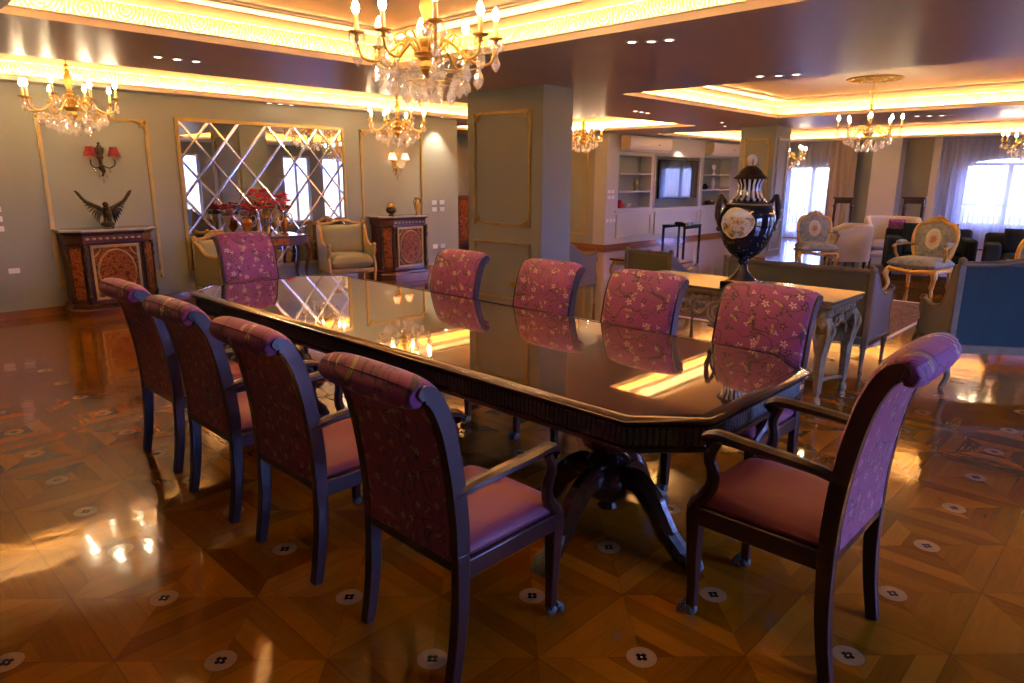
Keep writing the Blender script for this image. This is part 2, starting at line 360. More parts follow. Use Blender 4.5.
def dup(root,loc,rz=0,label=None,group=None,scale=None):
    r=root.copy(); COL.objects.link(r); r.location=loc; r.rotation_euler=(0,0,rz)
    if scale: r.scale=(scale,)*3
    if label: r['label']=label
    if group: r['group']=group
    for ch in list(root.children):
        c=ch.copy(); COL.objects.link(c); c.parent=r
        for g in list(ch.children):
            d=g.copy(); COL.objects.link(d); d.parent=c
    return r
def bez(pts,n=6):
    """smooth Catmull-Rom through points"""
    P=[Vector(p) for p in pts]; out=[]
    for i in range(len(P)-1):
        p0=P[max(i-1,0)];p1=P[i];p2=P[i+1];p3=P[min(i+2,len(P)-1)]
        for k in range(n):
            t=k/n; out.append(.5*((2*p1)+(-p0+p2)*t+(2*p0-5*p1+4*p2-p3)*t*t+(-p0+3*p1-3*p2+p3)*t**3))
    out.append(P[-1]); return out
def lin(a,b,n): return [a+(b-a)*i/(n-1) for i in range(n)]
LEDP=[10,12,13,28,13]
SKYC=(.25,.35,1.0); SKYS=15.0
EXPO=0.95
GROUNDC=(.105,.085,.075)
# ------------------------------------------------------------------ camera
F_PX=684.17; PITCH=.2358; ROLL=.0057; HEAD=R(45)-.0204; CAMH=1.65
cp,sp=math.cos(PITCH),math.sin(PITCH)
fw=Vector((math.cos(HEAD)*cp,math.sin(HEAD)*cp,-sp)); rt=Vector((math.sin(HEAD),-math.cos(HEAD),0)); up=rt.cross(fw)
RR=math.cos(ROLL)*rt+math.sin(ROLL)*up; UU=-math.sin(ROLL)*rt+math.cos(ROLL)*up
cam=bpy.data.cameras.new('camera'); co=bpy.data.objects.new('camera',cam); COL.objects.link(co)
cam.sensor_width=36; cam.lens=F_PX/1024*36; cam.clip_start=.05; cam.clip_end=200
mw=Matrix.Identity(4)
for i in range(3): mw[i][0]=RR[i]; mw[i][1]=UU[i]; mw[i][2]=-fw[i]
mw[2][3]=CAMH; co.matrix_world=mw; scn.camera=co

# ------------------------------------------------------------------ room shell
HC=2.648; HI=2.935
X0,X1,YN,YM,YT,YH=-2.5,20.0,-3.0,9.65,9.75,13.0
struct(MB().b2(X0-.2,X1+.2,YN-.2,YH+.2,-.1,0).build('floor','floor',smooth=0),'glossy honey parquet floor inlaid with pale round medallions')
cof=[(1.12,4.26,1.0,5.63),(.2,8.95,7.42,9.38),(7.32,11.9,-.9,5.2),(9.75,12.65,7.15,11.6),(14.3,19.3,.4,9.15)]
xs=sorted({X0-.2,X1+.2}|{c[0] for c in cof}|{c[1] for c in cof}); ys=sorted({YN-.2,YH+.2}|{c[2] for c in cof}|{c[3] for c in cof})
m=MB()
for i in range(len(xs)-1):
    for j in range(len(ys)-1):
        cx,cy=(xs[i]+xs[i+1])/2,(ys[j]+ys[j+1])/2
        if any(c[0]<cx<c[1] and c[2]<cy<c[3] for c in cof): continue
        m.add([(xs[i],ys[j],HC),(xs[i],ys[j+1],HC),(xs[i+1],ys[j+1],HC),(xs[i+1],ys[j],HC)],[(0,1,2,3)])
struct(m.build('ceiling','ceil',smooth=0),'satin taupe ceiling with lit coffers')
struct(MB().b2(X0-.2,X1+.2,YN-.2,YH+.2,3.1,3.2).build('ceiling','ceil',smooth=0),'structural slab above the ceiling')
def ring(m,x0,x1,y0,y1,prof):
    """mitred moulding: prof = [(outward offset,z)] swept round the rectangle"""
    n=len(prof); vs=[]
    for o,z in prof: vs+=[(x0-o,y0-o,z),(x1+o,y0-o,z),(x1+o,y1+o,z),(x0-o,y1+o,z)]
    fs=[(j*4+i,(j+1)*4+i,(j+1)*4+(i+1)%4,j*4+(i+1)%4) for j in range(n-1) for i in range(4)]
    return m.add(vs,fs)
def area(name,loc,size,energy,col,rot,spread=PI):
    l=bpy.data.lights.new(name,'AREA'); l.shape='RECTANGLE'; l.size,l.size_y=size; l.energy=energy; l.color=col; l.spread=spread
    o=bpy.data.objects.new(name,l); COL.objects.link(o); o.location=loc; o.rotation_euler=rot; return o
LED=(1,.62,.24)
tn=[0]
def trim(m,mat,label,parent=None,smooth=0):
    tn[0]+=1; return struct(m.build('trim_%d'%tn[0],mat,smooth=smooth),label)
where=['over the dining table','along the mirror wall','over the salon seating','over the hall','by the far windows']
for ci,(x0,x1,y0,y1) in enumerate(cof):
    m=MB(); ring(m,x0,x1,y0,y1,[(0,HC),(0,2.695),(-.008,2.70),(-.008,2.708),(.03,2.708),(.03,2.665),(.125,2.665),(.125,2.725)])
    ring(m,x0,x1,y0,y1,[(.10,2.848),(.09,2.852),(.09,2.868),(.112,2.873),(.112,2.895),(.13,2.898),(.13,HI)])
    trim(m,'fascia','cream plaster cove edge '+where[ci])
    m=MB(); ring(m,x0,x1,y0,y1,[(.125,2.725),(.122,2.735),(.10,2.848)])
    trim(m,'ornament','gilded scrolled frieze inside the cove '+where[ci])
    m=MB(); m.add([(x0-.13,y0-.13,HI),(x0-.13,y1+.13,HI),(x1+.13,y1+.13,HI),(x1+.13,y0-.13,HI)],[(0,1,2,3)])
    struct(m.build('ceiling','ceil_in',smooth=0),'recessed ceiling '+where[ci])
    m=MB(); d=-.14
    ring(m,x0,x1,y0,y1,[(d,HI),(d,HI-.018),(d-.012,HI-.03),(d-.05,HI-.03),(d-.06,HI-.018),(d-.075,HI-.018),(d-.075,HI)])
    trim(m,'ceil_in','slim raised moulding on the recessed ceiling '+where[ci])
    w=.03; pw=LEDP[ci]
    for k,(lx,ly,L,rz) in enumerate(((( x0+x1)/2,y1+.075,x1-x0,0),((x0+x1)/2,y0-.075,x1-x0,PI),(x0-.075,(y0+y1)/2,y1-y0,PI/2),(x1+.075,(y0+y1)/2,y1-y0,-PI/2))):
        area('cove_light',(lx,ly,2.672),(L,w),pw*L,LED,(PI,0,rz))
# walls
def wallmb(ax,pos,thick,a0,a1,holes=(),z1=HC,z0=0):
    """wall slab; ax='y': plane y=pos running in x; thick signed outward; holes (a0,a1,z0,z1)"""
    m=MB(); A=sorted({a0,a1}|{h[0] for h in holes}|{h[1] for h in holes}); Zs=sorted({z0,z1}|{h[2] for h in holes}|{h[3] for h in holes})
    for i in range(len(A)-1):
        for j in range(len(Zs)-1):
            ca,cz=(A[i]+A[i+1])/2,(Zs[j]+Zs[j+1])/2
            if any(h[0]<ca<h[1] and h[2]<cz<h[3] for h in holes): continue
            p0,p1=sorted((pos,pos+thick))
            if ax=='y': m.b2(A[i],A[i+1],p0,p1,Zs[j],Zs[j+1])
            else: m.b2(p0,p1,A[i],A[i+1],Zs[j],Zs[j+1])
    return m
def frame(m,ax,pos,out,a0,a1,z0,z1,w=.045,t=.022,orn=True):
    """rectangular picture moulding on a wall face; out=+-1 is the side it stands proud"""
    q0,q1=(pos,pos+out*t) if out>0 else (pos+out*t,pos)
    def bb(A0,A1,Z0,Z1,e=0):
        if ax=='y': m.b2(A0,A1,q0-(e if out<0 else 0),q1+(e if out>0 else 0),Z0,Z1)
        else: m.b2(q0-(e if out<0 else 0),q1+(e if out>0 else 0),A0,A1,Z0,Z1)
    for k,(ww,e) in enumerate(((w,0),(w*.45,.008))):
        o=(w-ww)/2
        bb(a0+o,a0+o+ww,z0+o,z1-o,e); bb(a1-o-ww,a1-o,z0+o,z1-o,e); bb(a0+o+ww,a1-o-ww,z0+o,z0+o+ww,e); bb(a0+o+ww,a1-o-ww,z1-o-ww,z1-o,e)
    if orn:
        for a in (a0+w/2,a1-w/2):
            for z in (z0+w/2,z1-w/2):
                sa=1 if a==a0+w/2 else -1; sz=1 if z==z0+w/2 else -1
                def pt(da,dz,dd=0): 
                    p=pos+out*(t+.004+dd); return (a+sa*da,p,z+sz*dz) if ax=='y' else (p,a+sa*da,z+sz*dz)
                for path in ([pt(0,.16),pt(.008,.10),pt(.05,.05),pt(.10,.008),pt(.16,0)],[pt(.03,.03),pt(.06,.075),pt(.075,.055),pt(.06,.045)]):
                    m.tube(bez(path,4),.012,6)
                m.sph(pt(.005,.005),.024,8,6)
    return m
WT=.25
struct(wallmb('y',YM,.35,X0,8.59).build('wall_back','wall',smooth=0),'sage grey panelled wall behind the mirror')
struct(wallmb('y',YT,.35,13.3,X1,[(13.78,15.18,.93,2.17),(15.38,17.55,.89,2.2),(17.8,19.42,.9,2.2)]).build('wall_back','cabinet_paint',smooth=0),'pale grey built-in media wall')
struct(wallmb('x',13.3,.35,YT+.35,YH).build('wall_hall','wall',smooth=0),'panelled hall wall lit by a chandelier')
struct(wallmb('y',YH,.2,8.0,13.8).build('wall_hall','wall',smooth=0),'far wall of the hall')
struct(wallmb('x',8.24,.35,YM+.35,YH).build('wall_hall','wall',smooth=0),'side wall of the hall')
struct(wallmb('x',X0,-.2,YN,YM+.35).build('wall_left','wall',smooth=0),'left wall')
wins=[(2.5,4.8),(8.1,9.1),(10.7,11.2),(11.9,12.9),(13.4,14.8),(16,17.6)]
struct(wallmb('y',YN,-.25,X0,X1,[(a,b,.08,2.3) for a,b in wins]).build('wall_front','wall',smooth=0),'wall with windows behind the photographer')
fw_=[(6.9,8.3,.08,2.02),(.2,4.0,.55,2.05)]
def arch_wall():
    m=wallmb('x',X1,.3,YN,YT+.35,[fw_[0],(.2,4.0,.55,2.25)])
    # arched head over the wide window: fill the spandrels above the arc
    ya,yb=.2,4.0; n=16
    for i in range(n):
        y0,y1=ya+(yb-ya)*i/n,ya+(yb-ya)*(i+1)/n
        f=lambda y:2.02+.21*math.sqrt(max(0,1-((y-(ya+yb)/2)/((yb-ya)/2))**2))
        m.prism([(y0,f(y0)),(y1,f(y1)),(y1,2.25),(y0,2.25)],X1,X1+.3,'x')
    return m
struct(arch_wall().build('wall_window','wall',smooth=0),'far wall with two bright windows')
# baseboards
def basebd(name,ax,pos,out,a0,a1):
    m=MB(); 
    for w,z0,z1 in ((.018,0,.075),(.011,.075,.092)):
        q0,q1=sorted((pos,pos+out*w))
        m.b2(a0,a1,q0,q1,z0,z1) if ax=='y' else m.b2(q0,q1,a0,a1,z0,z1)
    struct(m.build(name,'base',smooth=0),'polished oak baseboard')
basebd('baseboard_back','y',YM,-1,X0,8.59); basebd('baseboard_hall','x',13.3,-1,YT,YH)
basebd('baseboard_front','y',YN,1,X0,X1); basebd('baseboard_left','x',X0,1,YN,YM); basebd('baseboard_window','x',X1,-1,YN,6.8); basebd('baseboard_hall','y',YH,-1,8.59,13.3)
# wall panelling
def panel(ax,pos,out,a0,a1,z0,z1,mat='goldline',w=.045,orn=True,label='gilded picture moulding on the wall'):
    trim(frame(MB(),ax,pos,out,a0,a1,z0,z1,w,.02,orn),mat,label,smooth=35)
panel('y',YM,-1,2.12,3.33,.32,2.33,label='gilded moulding framing the left cabinet'); panel('y',YM,-1,6.5,7.77,.32,2.38,label='gilded moulding framing the right cabinet')
panel('x',13.3,-1,10.3,11.5,.3,2.3); panel('x',13.3,-1,11.7,12.8,.3,2.3)
# columns
def column(x0,x1,y0,y1,label):
    m=MB(); m.b2(x0,x1,y0,y1,0,HC); 
    for w,z0,z1 in ((.018,0,.09),):
        pass
    return struct(m.build('wall_column','wall',smooth=0),label)
column(5.98,6.5,5.28,6.52,'square sage column behind the dining chairs')
panel('x',5.98,-1,5.45,6.40,1.08,2.40,w=.032,label='upper gilded panel on the near column'); panel('x',5.98,-1,5.45,6.40,.18,.88,w=.024,orn=False,label='lower gilded panel on the near column')
column(13.5,14.2,5.9,6.62,'square sage column behind the urn')
for z0,z1 in ((1.0,2.42),(.22,.85)):
    panel('x',13.5,-1,6.0,6.52,z0,z1,w=.035,orn=z0>.9); panel('y',5.9,-1,13.62,14.1,z0,z1,'cabinet_paint',w=.04,orn=False,label='painted moulding on the far column')
for a,b,c,d in ((5.965,6.515,5.265,6.535),(13.485,14.215,5.885,6.635)):
    struct(MB().b2(a,b,c,d,0,.09).build('baseboard_column','base',smooth=0),'oak base of the column')
# media wall: niche backs, shelves, mouldings
m=MB()
for a,b,z0,z1 in ((13.78,15.18,.93,2.17),(15.38,17.55,.89,2.2),(17.8,19.42,.9,2.2)): m.b2(a,b,YT+.34,YT+.36,z0,z1)
struct(m.build('wall_back','wall',smooth=0),'olive backs of the media wall niches')
for a,b in ((13.78,15.18),(17.8,19.42)):
    for z in (1.32,1.74):
        trim(MB().b2(a,b,YT-.02,YT+.34,z-.02,z+.02),'cabinet_paint','painted shelf in the media wall niche')
for a,b in ((13.72,15.24),(15.4,17.6),(17.75,19.45)):
    panel('y',YT,-1,a,b,.22,.80,'cabinet_paint',w=.05,orn=False,label='painted moulding on the media wall base')
basebd('baseboard_back','y',YT,-1,13.3,X1)
panel('y',YT,-1,15.3,17.62,.82,2.24,'cabinet_paint',w=.06,orn=False,label='painted frame around the television niche')
trim(MB().b2(13.66,19.6,YT-.03,YT,.84,.89),'cabinet_paint','painted ledge along the media wall')
# windows: frames, panes, railing
def window(n,ax,pos,a0,a1,z0,z1,nm,arch=0,transom=None):
    q0,q1=pos+.08,pos+.15
    if ax=='y': q0,q1=pos-.15,pos-.08
    m=MB()
    def bb(A0,A1,Z0,Z1,e=0):
        m.b2(A0,A1,q0-e,q1+e,Z0,Z1) if ax=='y' else m.b2(q0-e,q1+e,A0,A1,Z0,Z1)
    bb(a0,a0+.07,z0,z1); bb(a1-.07,a1,z0,z1); bb(a0+.07,a1-.07,z0,z0+.08); bb(a0+.07,a1-.07,z1-.07,z1)
    for i in range(1,nm):
        c=a0+(a1-a0)*i/nm; bb(c-.05,c+.05,z0+.08,z1-.07,.005)
    if arch:
        c=(a0+a1)/2; h=(a1-a0)/2; pts=[]
        for k in range(17):
            y=a0+.02+(a1-a0-.04)*k/16; zz=z1-.05+arch*math.sqrt(max(0,1-((y-c)/h)**2)); pts.append((y,(q0+q1)/2,zz) if ax=='y' else ((q0+q1)/2,y,zz))
        m.tube(pts,.035,6)
    o=struct(m.build('window_%d'%n,'window_frame',smooth=0),'white window frame')
    g=MB(); c=(q0+q1)/2
    if ax=='y': g.b2(a0+.07,a1-.07,c-.004,c+.004,z0+.08,z1-.07)
    else: g.b2(c-.004,c+.004,a0+.07,a1-.07,z0+.08,z1-.07)
    g.build('pane','pane',o,smooth=0)
    if ax=='x':
        r=MB(); x=pos+1.0
        r.b2(x-.02,x+.02,a0-1,a1+1,1.02,1.06); r.b2(x-.015,x+.015,a0-1,a1+1,.15,.18); r.b2(x-.012,x+.012,a0-1,a1+1,.9,.92)
        k=a0-1
        while k<a1+1:
            r.b2(x-.01,x+.01,k-.01,k+.01,.15,1.04); 
            r.tube([(x,k+.055+.045*math.cos(t),.55+.3*math.sin(t)) for t in lin(0,2*PI,13)],.009,4); k+=.11
        r.b2(x-.1,x+.1,a0-1,a1+1,-.1,.12)
        tag(r.build('balcony_railing','rail',smooth=0),'wrought iron balcony railing outside the %s window'%('wide arched' if arch else 'narrow left'),'railing')
window(1,'x',X1,6.9,8.3,.08,2.02,2); window(2,'x',X1,.2,4.0,.55,2.05,4,arch=.2)
for i,(a,b) in enumerate(wins): window(3+i,'y',YN,a,b,.08,2.3,2)
# piers on the window wall
for y0,y1,d,lab in ((5.3,5.95,.45,'projecting pale pier between the far windows'),(4.45,4.62,.3,'narrow pier beside the wide window')):
    struct(MB().b2(X1-d,X1,y0,y1,0,HC).build('wall_pier','cabinet_paint',smooth=0),lab)
# curtains
def curtain(x,y0,y1,z0,z1,mat,label,name='sheer_curtain',amp=.035,folds=9):
    m=MB(); n=int((y1-y0)*60)+4
    def f(u,v): 
        y=y0+(y1-y0)*u; return (x+amp*math.sin(u*(y1-y0)*folds*2*PI*.35+.7*math.sin(u*11))*(1-.35*v)+.012*math.sin(u*60),y,z0+(z1-z0)*v)
    m.grid(f,n,6); o=m.build(name,mat,smooth=180); tag(o,label,'curtain'); return o
curtain(X1-.12,6.75,8.55,.02,2.62,'sheer','sheer white curtain over the narrow left window')
curtain(X1-.33,6.35,7.05,.02,2.62,'drape','taupe drape gathered right of the narrow window','drape',.05,14)
curtain(X1-.33,8.2,8.9,.02,2.62,'drape','taupe drape gathered left of the narrow window','drape',.05,14)
curtain(X1-.12,-.3,4.2,.02,2.62,'sheer','sheer white curtain over the wide arched window')
curtain(X1-.33,3.75,4.4,.02,2.62,'sheer','gathered sheer curtain at the left of the wide window','sheer_curtain',.05,14)
# daylight
w=bpy.data.worlds.new('sky'); scn.world=w; w.use_nodes=True; bg=w.node_tree.nodes['Background']; nt=w.node_tree
tc=nt.nodes.new('ShaderNodeTexCoord'); sx_=nt.nodes.new('ShaderNodeSeparateXYZ'); rp=nt.nodes.new('ShaderNodeMapRange'); mxn=nt.nodes.new('ShaderNodeMix'); mxn.data_type='RGBA'
nt.links.new(tc.outputs['Generated'],sx_.inputs[0]); nt.links.new(sx_.outputs[2],rp.inputs[0]); rp.inputs[1].default_value=-.03; rp.inputs[2].default_value=.06
nt.links.new(rp.outputs[0],mxn.inputs[0]); mxn.inputs[6].default_value=GROUNDC+(1,); mxn.inputs[7].default_value=SKYC+(1,)
nt.links.new(mxn.outputs[2],bg.inputs[0]); bg.inputs[1].default_value=SKYS
def portal(loc,size,rot):
    l=bpy.data.lights.new('daylight','AREA'); l.shape='RECTANGLE'; l.size,l.size_y=size; l.cycles.is_portal=True
    o=bpy.data.objects.new('daylight',l); COL.objects.link(o); o.location=loc; o.rotation_euler=rot
for a,b in wins: portal(((a+b)/2,YN-.3,1.2),(b-a,2.3),(R(90),0,0))
portal((X1+.35,7.6,1.05),(2.0,1.4),(0,R(90),0)); portal((X1+.35,2.1,1.4),(1.75,3.8),(0,R(90),0))
# balcony slab beyond the windows
struct(MB().b2(X1+.3,X1+1.3,-1.5,9.5,-.15,-.02).build('floor','marble',smooth=0),'balcony slab outside the far windows')
# downlights
dl=[]
def downlight(x,y,label,group=None,z=HC):
    if not dl:
        t=thing('downlight',label,'ceiling light',(x,y,z),0,group)
        MB().lathe([(.030,-.006),(.046,-.006),(.048,-.001),(.048,0),(.030,0)],20,caps=False).build('trim_ring','white_plastic',t); MB().lathe([(.0005,-.003),(.030,-.004)],20,caps=False).build('lens','downlight',t); dl.append(t)
    else: dup(dl[0],(x,y,z),0,label,group)
for i,(nm,pts) in enumerate((('between the dining and salon coffers',((4.62,3.2),(4.70,3.08),(4.74,2.95))),('before the salon coffer',((6.97,3.27),(7.05,3.11),(7.08,2.95))),
    ('in front of the media wall',((9.27,6.3),(9.47,6.32),(9.67,6.34))),('above the mirror',((4.95,9.53),(5.12,9.53),(5.29,9.53))),('between dining table and left chandelier',((2.44,6.62),(2.6,6.62),(2.76,6.61))),
    ('behind the salon coffer',((12.92,3.34),(13.0,3.18),(13.05,3.02))))):
    for k,(x,y) in enumerate(pts): downlight(x,y,('left','middle','right')[k]+' one of the three recessed downlights '+nm,'recessed downlights '+nm)
downlight(12.17,6.36,'single recessed downlight before the far column'); downlight(13.05,6.75,'single recessed downlight just left of the far column')
for x,y,lab in ((2.6,9.5,'on the left cabinet sconce wall'),):
    pass

# two wall washing downlights beside the cabinet and over the television
for x,y,tx,ty,lab in ((8.05,9.42,8.05,9.62,'single downlight washing the wall right of the right cabinet'),(16.4,9.45,16.4,9.7,'single downlight washing the wall over the television')):
    downlight(x,y,lab)
    l=bpy.data.lights.new('downlight_beam','SPOT'); l.energy=45; l.color=(1,.85,.62); l.spot_size=R(75); l.spot_blend=.6; l.shadow_soft_size=.03
    o=bpy.data.objects.new('downlight_beam',l); COL.objects.link(o); o.location=(x,y,HC-.03); o.rotation_euler=(R(12),0,0)
MAT["brass_green"]=plain("patinated_carving",(.13,.14,.125),.35,.5,.5,35,.5)
# ------------------------------------------------------------------ dining table
t=thing('dining_table','long dark polished dining table with clipped corners and glossy reflecting top','table',(2.735,3.38,0))
hx,hy,ch=.70,2.25,.235
def octo(d): return [(-hx+d,-hy+ch+d*.41),(-hx+ch+d*.41,-hy+d),(hx-ch-d*.41,-hy+d),(hx-d,-hy+ch+d*.41),(hx-d,hy-ch-d*.41),(hx-ch-d*.41,hy-d),(-hx+ch+d*.41,hy-d),(-hx+d,hy-ch-d*.41)]
def loft(m,pr):
    vs=[];n=8
    for d,z in pr: vs+=[(a,b,z) for a,b in octo(d)]
    fs=[(j*n+i,j*n+(i+1)%n,(j+1)*n+(i+1)%n,(j+1)*n+i) for j in range(len(pr)-1) for i in range(n)]
    m.add(vs,fs); return m
m=MB(); loft(m,[(.06,.752),(.06,.771),(.058,.773)]); m.add([(a,b,.773) for a,b in octo(.058)],[tuple(range(8))]); m.build('table_top','top',t,smooth=0)
m=loft(MB(),[(.06,.745),(.052,.776),(.02,.774),(.006,.768),(0,.762),(0,.754),(.012,.750),(.012,.746),(.004,.743),(.004,.738),(.03,.732),(.06,.732)]); m.build('moulded_edge','table_wood',t,smooth=30)
m=loft(MB(),[(.038,.735),(.038,.650),(.026,.645),(.026,.630),(.04,.622),(.09,.622),(.09,.735)]); m.build('apron','table_wood',t,smooth=0)
m=MB(); P8=octo(.038)
for i in range(8):
    a,b=Vector(P8[i]+(0,)),Vector(P8[(i+1)%8]+(0,)); d=b-a; L=d.length; d.normalize(); nrm=Vector((d.y,-d.x,0)); k=int(L/.024)
    for j in range(k):
        c=a+d*(L*(j+.5)/k)+nrm*.002; m.tube([c+Vector((0,0,.656)),c+Vector((0,0,.664)),c+Vector((0,0,.715)),c+Vector((0,0,.723))],[.003,.0082,.0082,.003],5)
m.build('carved_fluted_band','brass_green',t)
def pedestal(cx,cy,idx):
    m=MB(); M=Matrix.Translation((cx,cy,0))
    m.lathe([(.13,.64),(.15,.635),(.15,.61),(.12,.60),(.115,.585),(.135,.57),(.135,.50),(.12,.46),(.075,.44),(.06,.42),(.085,.405),(.10,.385),(.085,.36),(.10,.34),(.12,.30),(.12,.26),(.10,.22),(.05,.19),(.035,.17),(.045,.15),(.02,.13)],24,M,flute=.04,fn=12,fz=(.45,.6))
    p=m.build('pedestal','table_wood',t)
    for k in range(4):
        a=k*PI/2; MM=M@Matrix.Rotation(a,4,'Z')
        MB().tube(bez([(.07,0,.30),(.16,0,.315),(.25,0,.24),(.33,0,.12),(.40,0,.05),(.45,0,.035)],5),[.05]*6+[.048]*5+[.042]*5+[.036]*5+[.030]*5,8,1.25,MM).build('sabre_leg','table_wood',p)
        c=MB(); c.tube(bez([(.33,0,.14),(.38,0,.095),(.43,0,.05)],4),[.036]*5+[.038]*4,8,1.0,MM)
        for yy in (-.026,-.009,.009,.026): c.tube(bez([(.415,yy,.07),(.452,yy*1.25,.06),(.475,yy*1.35,.028),(.482,yy*1.35,.002)],3),[.015]*5+[.012]*4+[.006],6,1,MM)
        c.build('claw_foot','brass_green',p)
for cy in (-1.66,0,1.66): pedestal(-.29,cy,0)

# ------------------------------------------------------------------ dining chairs
STL=[(0,0),(.028,.16),(.042,.32),(.045,.47),(.040,.60),(.022,.75),(-.006,.89),(-.036,.975),(-.066,1.024),(-.096,1.040),(-.114,1.030)]
def offs(curve,d):
    """offset a (y,z) polyline to its front side by d"""
    out=[]
    for i,p in enumerate(curve):
        a=curve[max(i-1,0)]; b=curve[min(i+1,len(curve)-1)]; ty,tz=b[0]-a[0],b[1]-a[1]; L=math.hypot(ty,tz); out.append((p[0]+tz/L*d,p[1]-ty/L*d))
    return out
def make_chair(name,arm_low,label,group):
    t=thing(name,label,'chair',(0,0,0),0,group)
    st=[(q.x,q.y) for q in bez([(a,b,0) for a,b in STL],5)]
    for s in (-1,1):
        m=MB(); n=len(st); f=offs(st,.024); b=offs(st,-.024)
        i0=next(i for i,p in enumerate(st) if p[1]>.46)
        for side in (0,):
            # lower part = leg, upper part = stile
            def strip(a,bn,w0,w1):
                vs=[];k=bn-a
                for i in range(a,bn):
                    tt=st[i][1]; w=.020 if tt<.3 else .018
                    dd=.021+.006*min(1,tt/.4) if i<n-6 else .027*(1-.12*(i-(n-6)))
                    ff=offs(st,dd)[i]; bb=offs(st,-dd)[i]; xx=s*.243
                    vs+=[(xx-w,bb[0],bb[1]),(xx+w,bb[0],bb[1]),(xx+w,ff[0],ff[1]),(xx-w,ff[0],ff[1])]
                fs=[(j*4+i,j*4+(i+1)%4,(j+1)*4+(i+1)%4,(j+1)*4+i) for j in range(k-1) for i in range(4)]+[(3,2,1,0),((k-1)*4,(k-1)*4+1,(k-1)*4+2,(k-1)*4+3)]
                return MB().add(vs,fs)
            strip(0,i0+1,0,0).build('rear_leg','mahogany',t,bevel=.004)
            strip(i0,n,0,0).build('back_stile','mahogany',t,bevel=.005)
    # front upholstery wraps over the scroll
    up_=[p for p in st if p[1]>.455]
    i1=len(up_)
    tip=up_[-1]; pv=up_[-2]; ty,tz=tip[0]-pv[0],tip[1]-pv[1]; L_=math.hypot(ty,tz); ty/=L_; tz/=L_; ny,nz=tz,-ty
    inner=offs(up_,-.0215)[::-1]
    def sect(q):
        d=.027+.024*max(0,(1-abs(q)**4))**.6
        out=offs(up_,d)[:-1]; r=d*.92
        arc=[(tip[0]+r*(ny*math.cos(a)+ty*math.sin(a)),tip[1]+r*(nz*math.cos(a)+tz*math.sin(a))) for a in lin(0,PI*.93,11)]
        return out+arc+inner[1:]
    sl=[-1,-.985,-.95,-.88,-.7,-.4,0,.4,.7,.88,.95,.985,1]; vs=[]
    for q in sl: vs+=[(.248*q,a_,b_) for a_,b_ in sect(q)]
    n=len(sect(0)); k=len(sl); fs=[(a*n+i,(a+1)*n+i,(a+1)*n+(i+1)%n,a*n+(i+1)%n) for a in range(k-1) for i in range(n)]+[tuple(range(n)),tuple((k-1)*n+i for i in range(n))[::-1]]
    MB().add(vs,fs).build('backrest','damask',t,smooth=65)
    # rear panel and bottom rail
    bk=[p for p in st if .43<p[1]<1.0 and p[0]>-.06]; o1=offs(bk,-.0265); o2=offs(bk,-.018)
    MB().prism(o1+o2[::-1],-.219,.219,'x').build('rear_upholstery','damask_back',t,smooth=30)
    MB().box((0,.044,.425),(.44,.045,.045)).build('back_rail','mahogany',t,bevel=.005)
    # seat
    m=MB(); m.box((0,.52,.405),(.47,.04,.07))
    for s in (-1,1): m.box((s*.238,.285,.405),(.035,.47,.07))
    m.build('seat_frame','mahogany',t,bevel=.007)
    MB().pillow(-.245,.245,.055,.55,.425,.065,None,.022,6,14).build('seat_cushion','velvet',t,smooth=60)
    for s in (-1,1):
        m=MB(); vs=[]
        for z,w,y in ((.44,.026,.525),(.40,.027,.525),(.30,.024,.522),(.12,.018,.515),(.03,.017,.515)): vs+=[(s*.232-w,y-w,z),(s*.232+w,y-w,z),(s*.232+w,y+w,z),(s*.232-w,y+w,z)]
        m.add(vs,[(j*4+i,(j+1)*4+i,(j+1)*4+(i+1)%4,j*4+(i+1)%4) for j in range(4) for i in range(4)]+[(0,1,2,3),(19,18,17,16)])
        lg=m.build('front_leg','mahogany',t,bevel=.004)
        c=MB(); c.sph((s*.232,.518,.028),.024,10,7,(1,1.1,1.1))
        for q in (-.016,0,.016): c.tube(bez([(s*.232+q,.53,.045),(s*.232+q*1.2,.552,.035),(s*.232+q*1.3,.560,.003)],3),[.011]*4+[.009]*2+[.005],6)
        c.build('claw_foot','brass_green',lg)
        # arm
        if not arm_low:
            A=[(s*.240,.02,.675),(s*.258,.10,.700),(s*.268,.22,.712),(s*.268,.34,.718),(s*.262,.44,.722),(s*.258,.485,.708),(s*.258,.492,.690)]
            S=[(s*.262,.445,.70),(s*.264,.468,.64),(s*.256,.455,.575),(s*.246,.47,.51),(s*.238,.515,.455),(s*.236,.535,.42)]
        else:
            A=[(s*.240,.02,.60),(s*.258,.10,.598),(s*.268,.22,.60),(s*.268,.34,.602),(s*.262,.43,.600),(s*.258,.465,.590),(s*.258,.470,.578)]
            S=[(s*.262,.43,.59),(s*.264,.445,.56),(s*.256,.44,.52),(s*.246,.46,.48),(s*.238,.505,.445),(s*.236,.53,.42)]
        n=len(bez(A,4)); m=MB().tube(bez(A,4),[.024+.004*math.sin(PI*i/n) for i in range(n)],8,.72,up=(0,0,1))
        for q in (-1,1): m.sph((s*.258,A[-1][1]-.018,A[-1][2]),.022,8,6,(1.25,1,1))
        ar=m.build('armrest','mahogany',t)
        n=len(bez(S,4)); MB().tube(bez(S,4),[.018+.010*i/n for i in range(n)],8,1.0).build('arm_support','mahogany',ar)
    return t
GL='magenta dining chairs along the left of the table'; GR='magenta dining chairs along the right of the table'
c0=make_chair('dining_chair',False,'nearest dining chair of the left row, its coppery floral back towards the camera',GL)
c0.location=(1.275,1.735,0); c0.rotation_euler=(0,0,-PI/2)
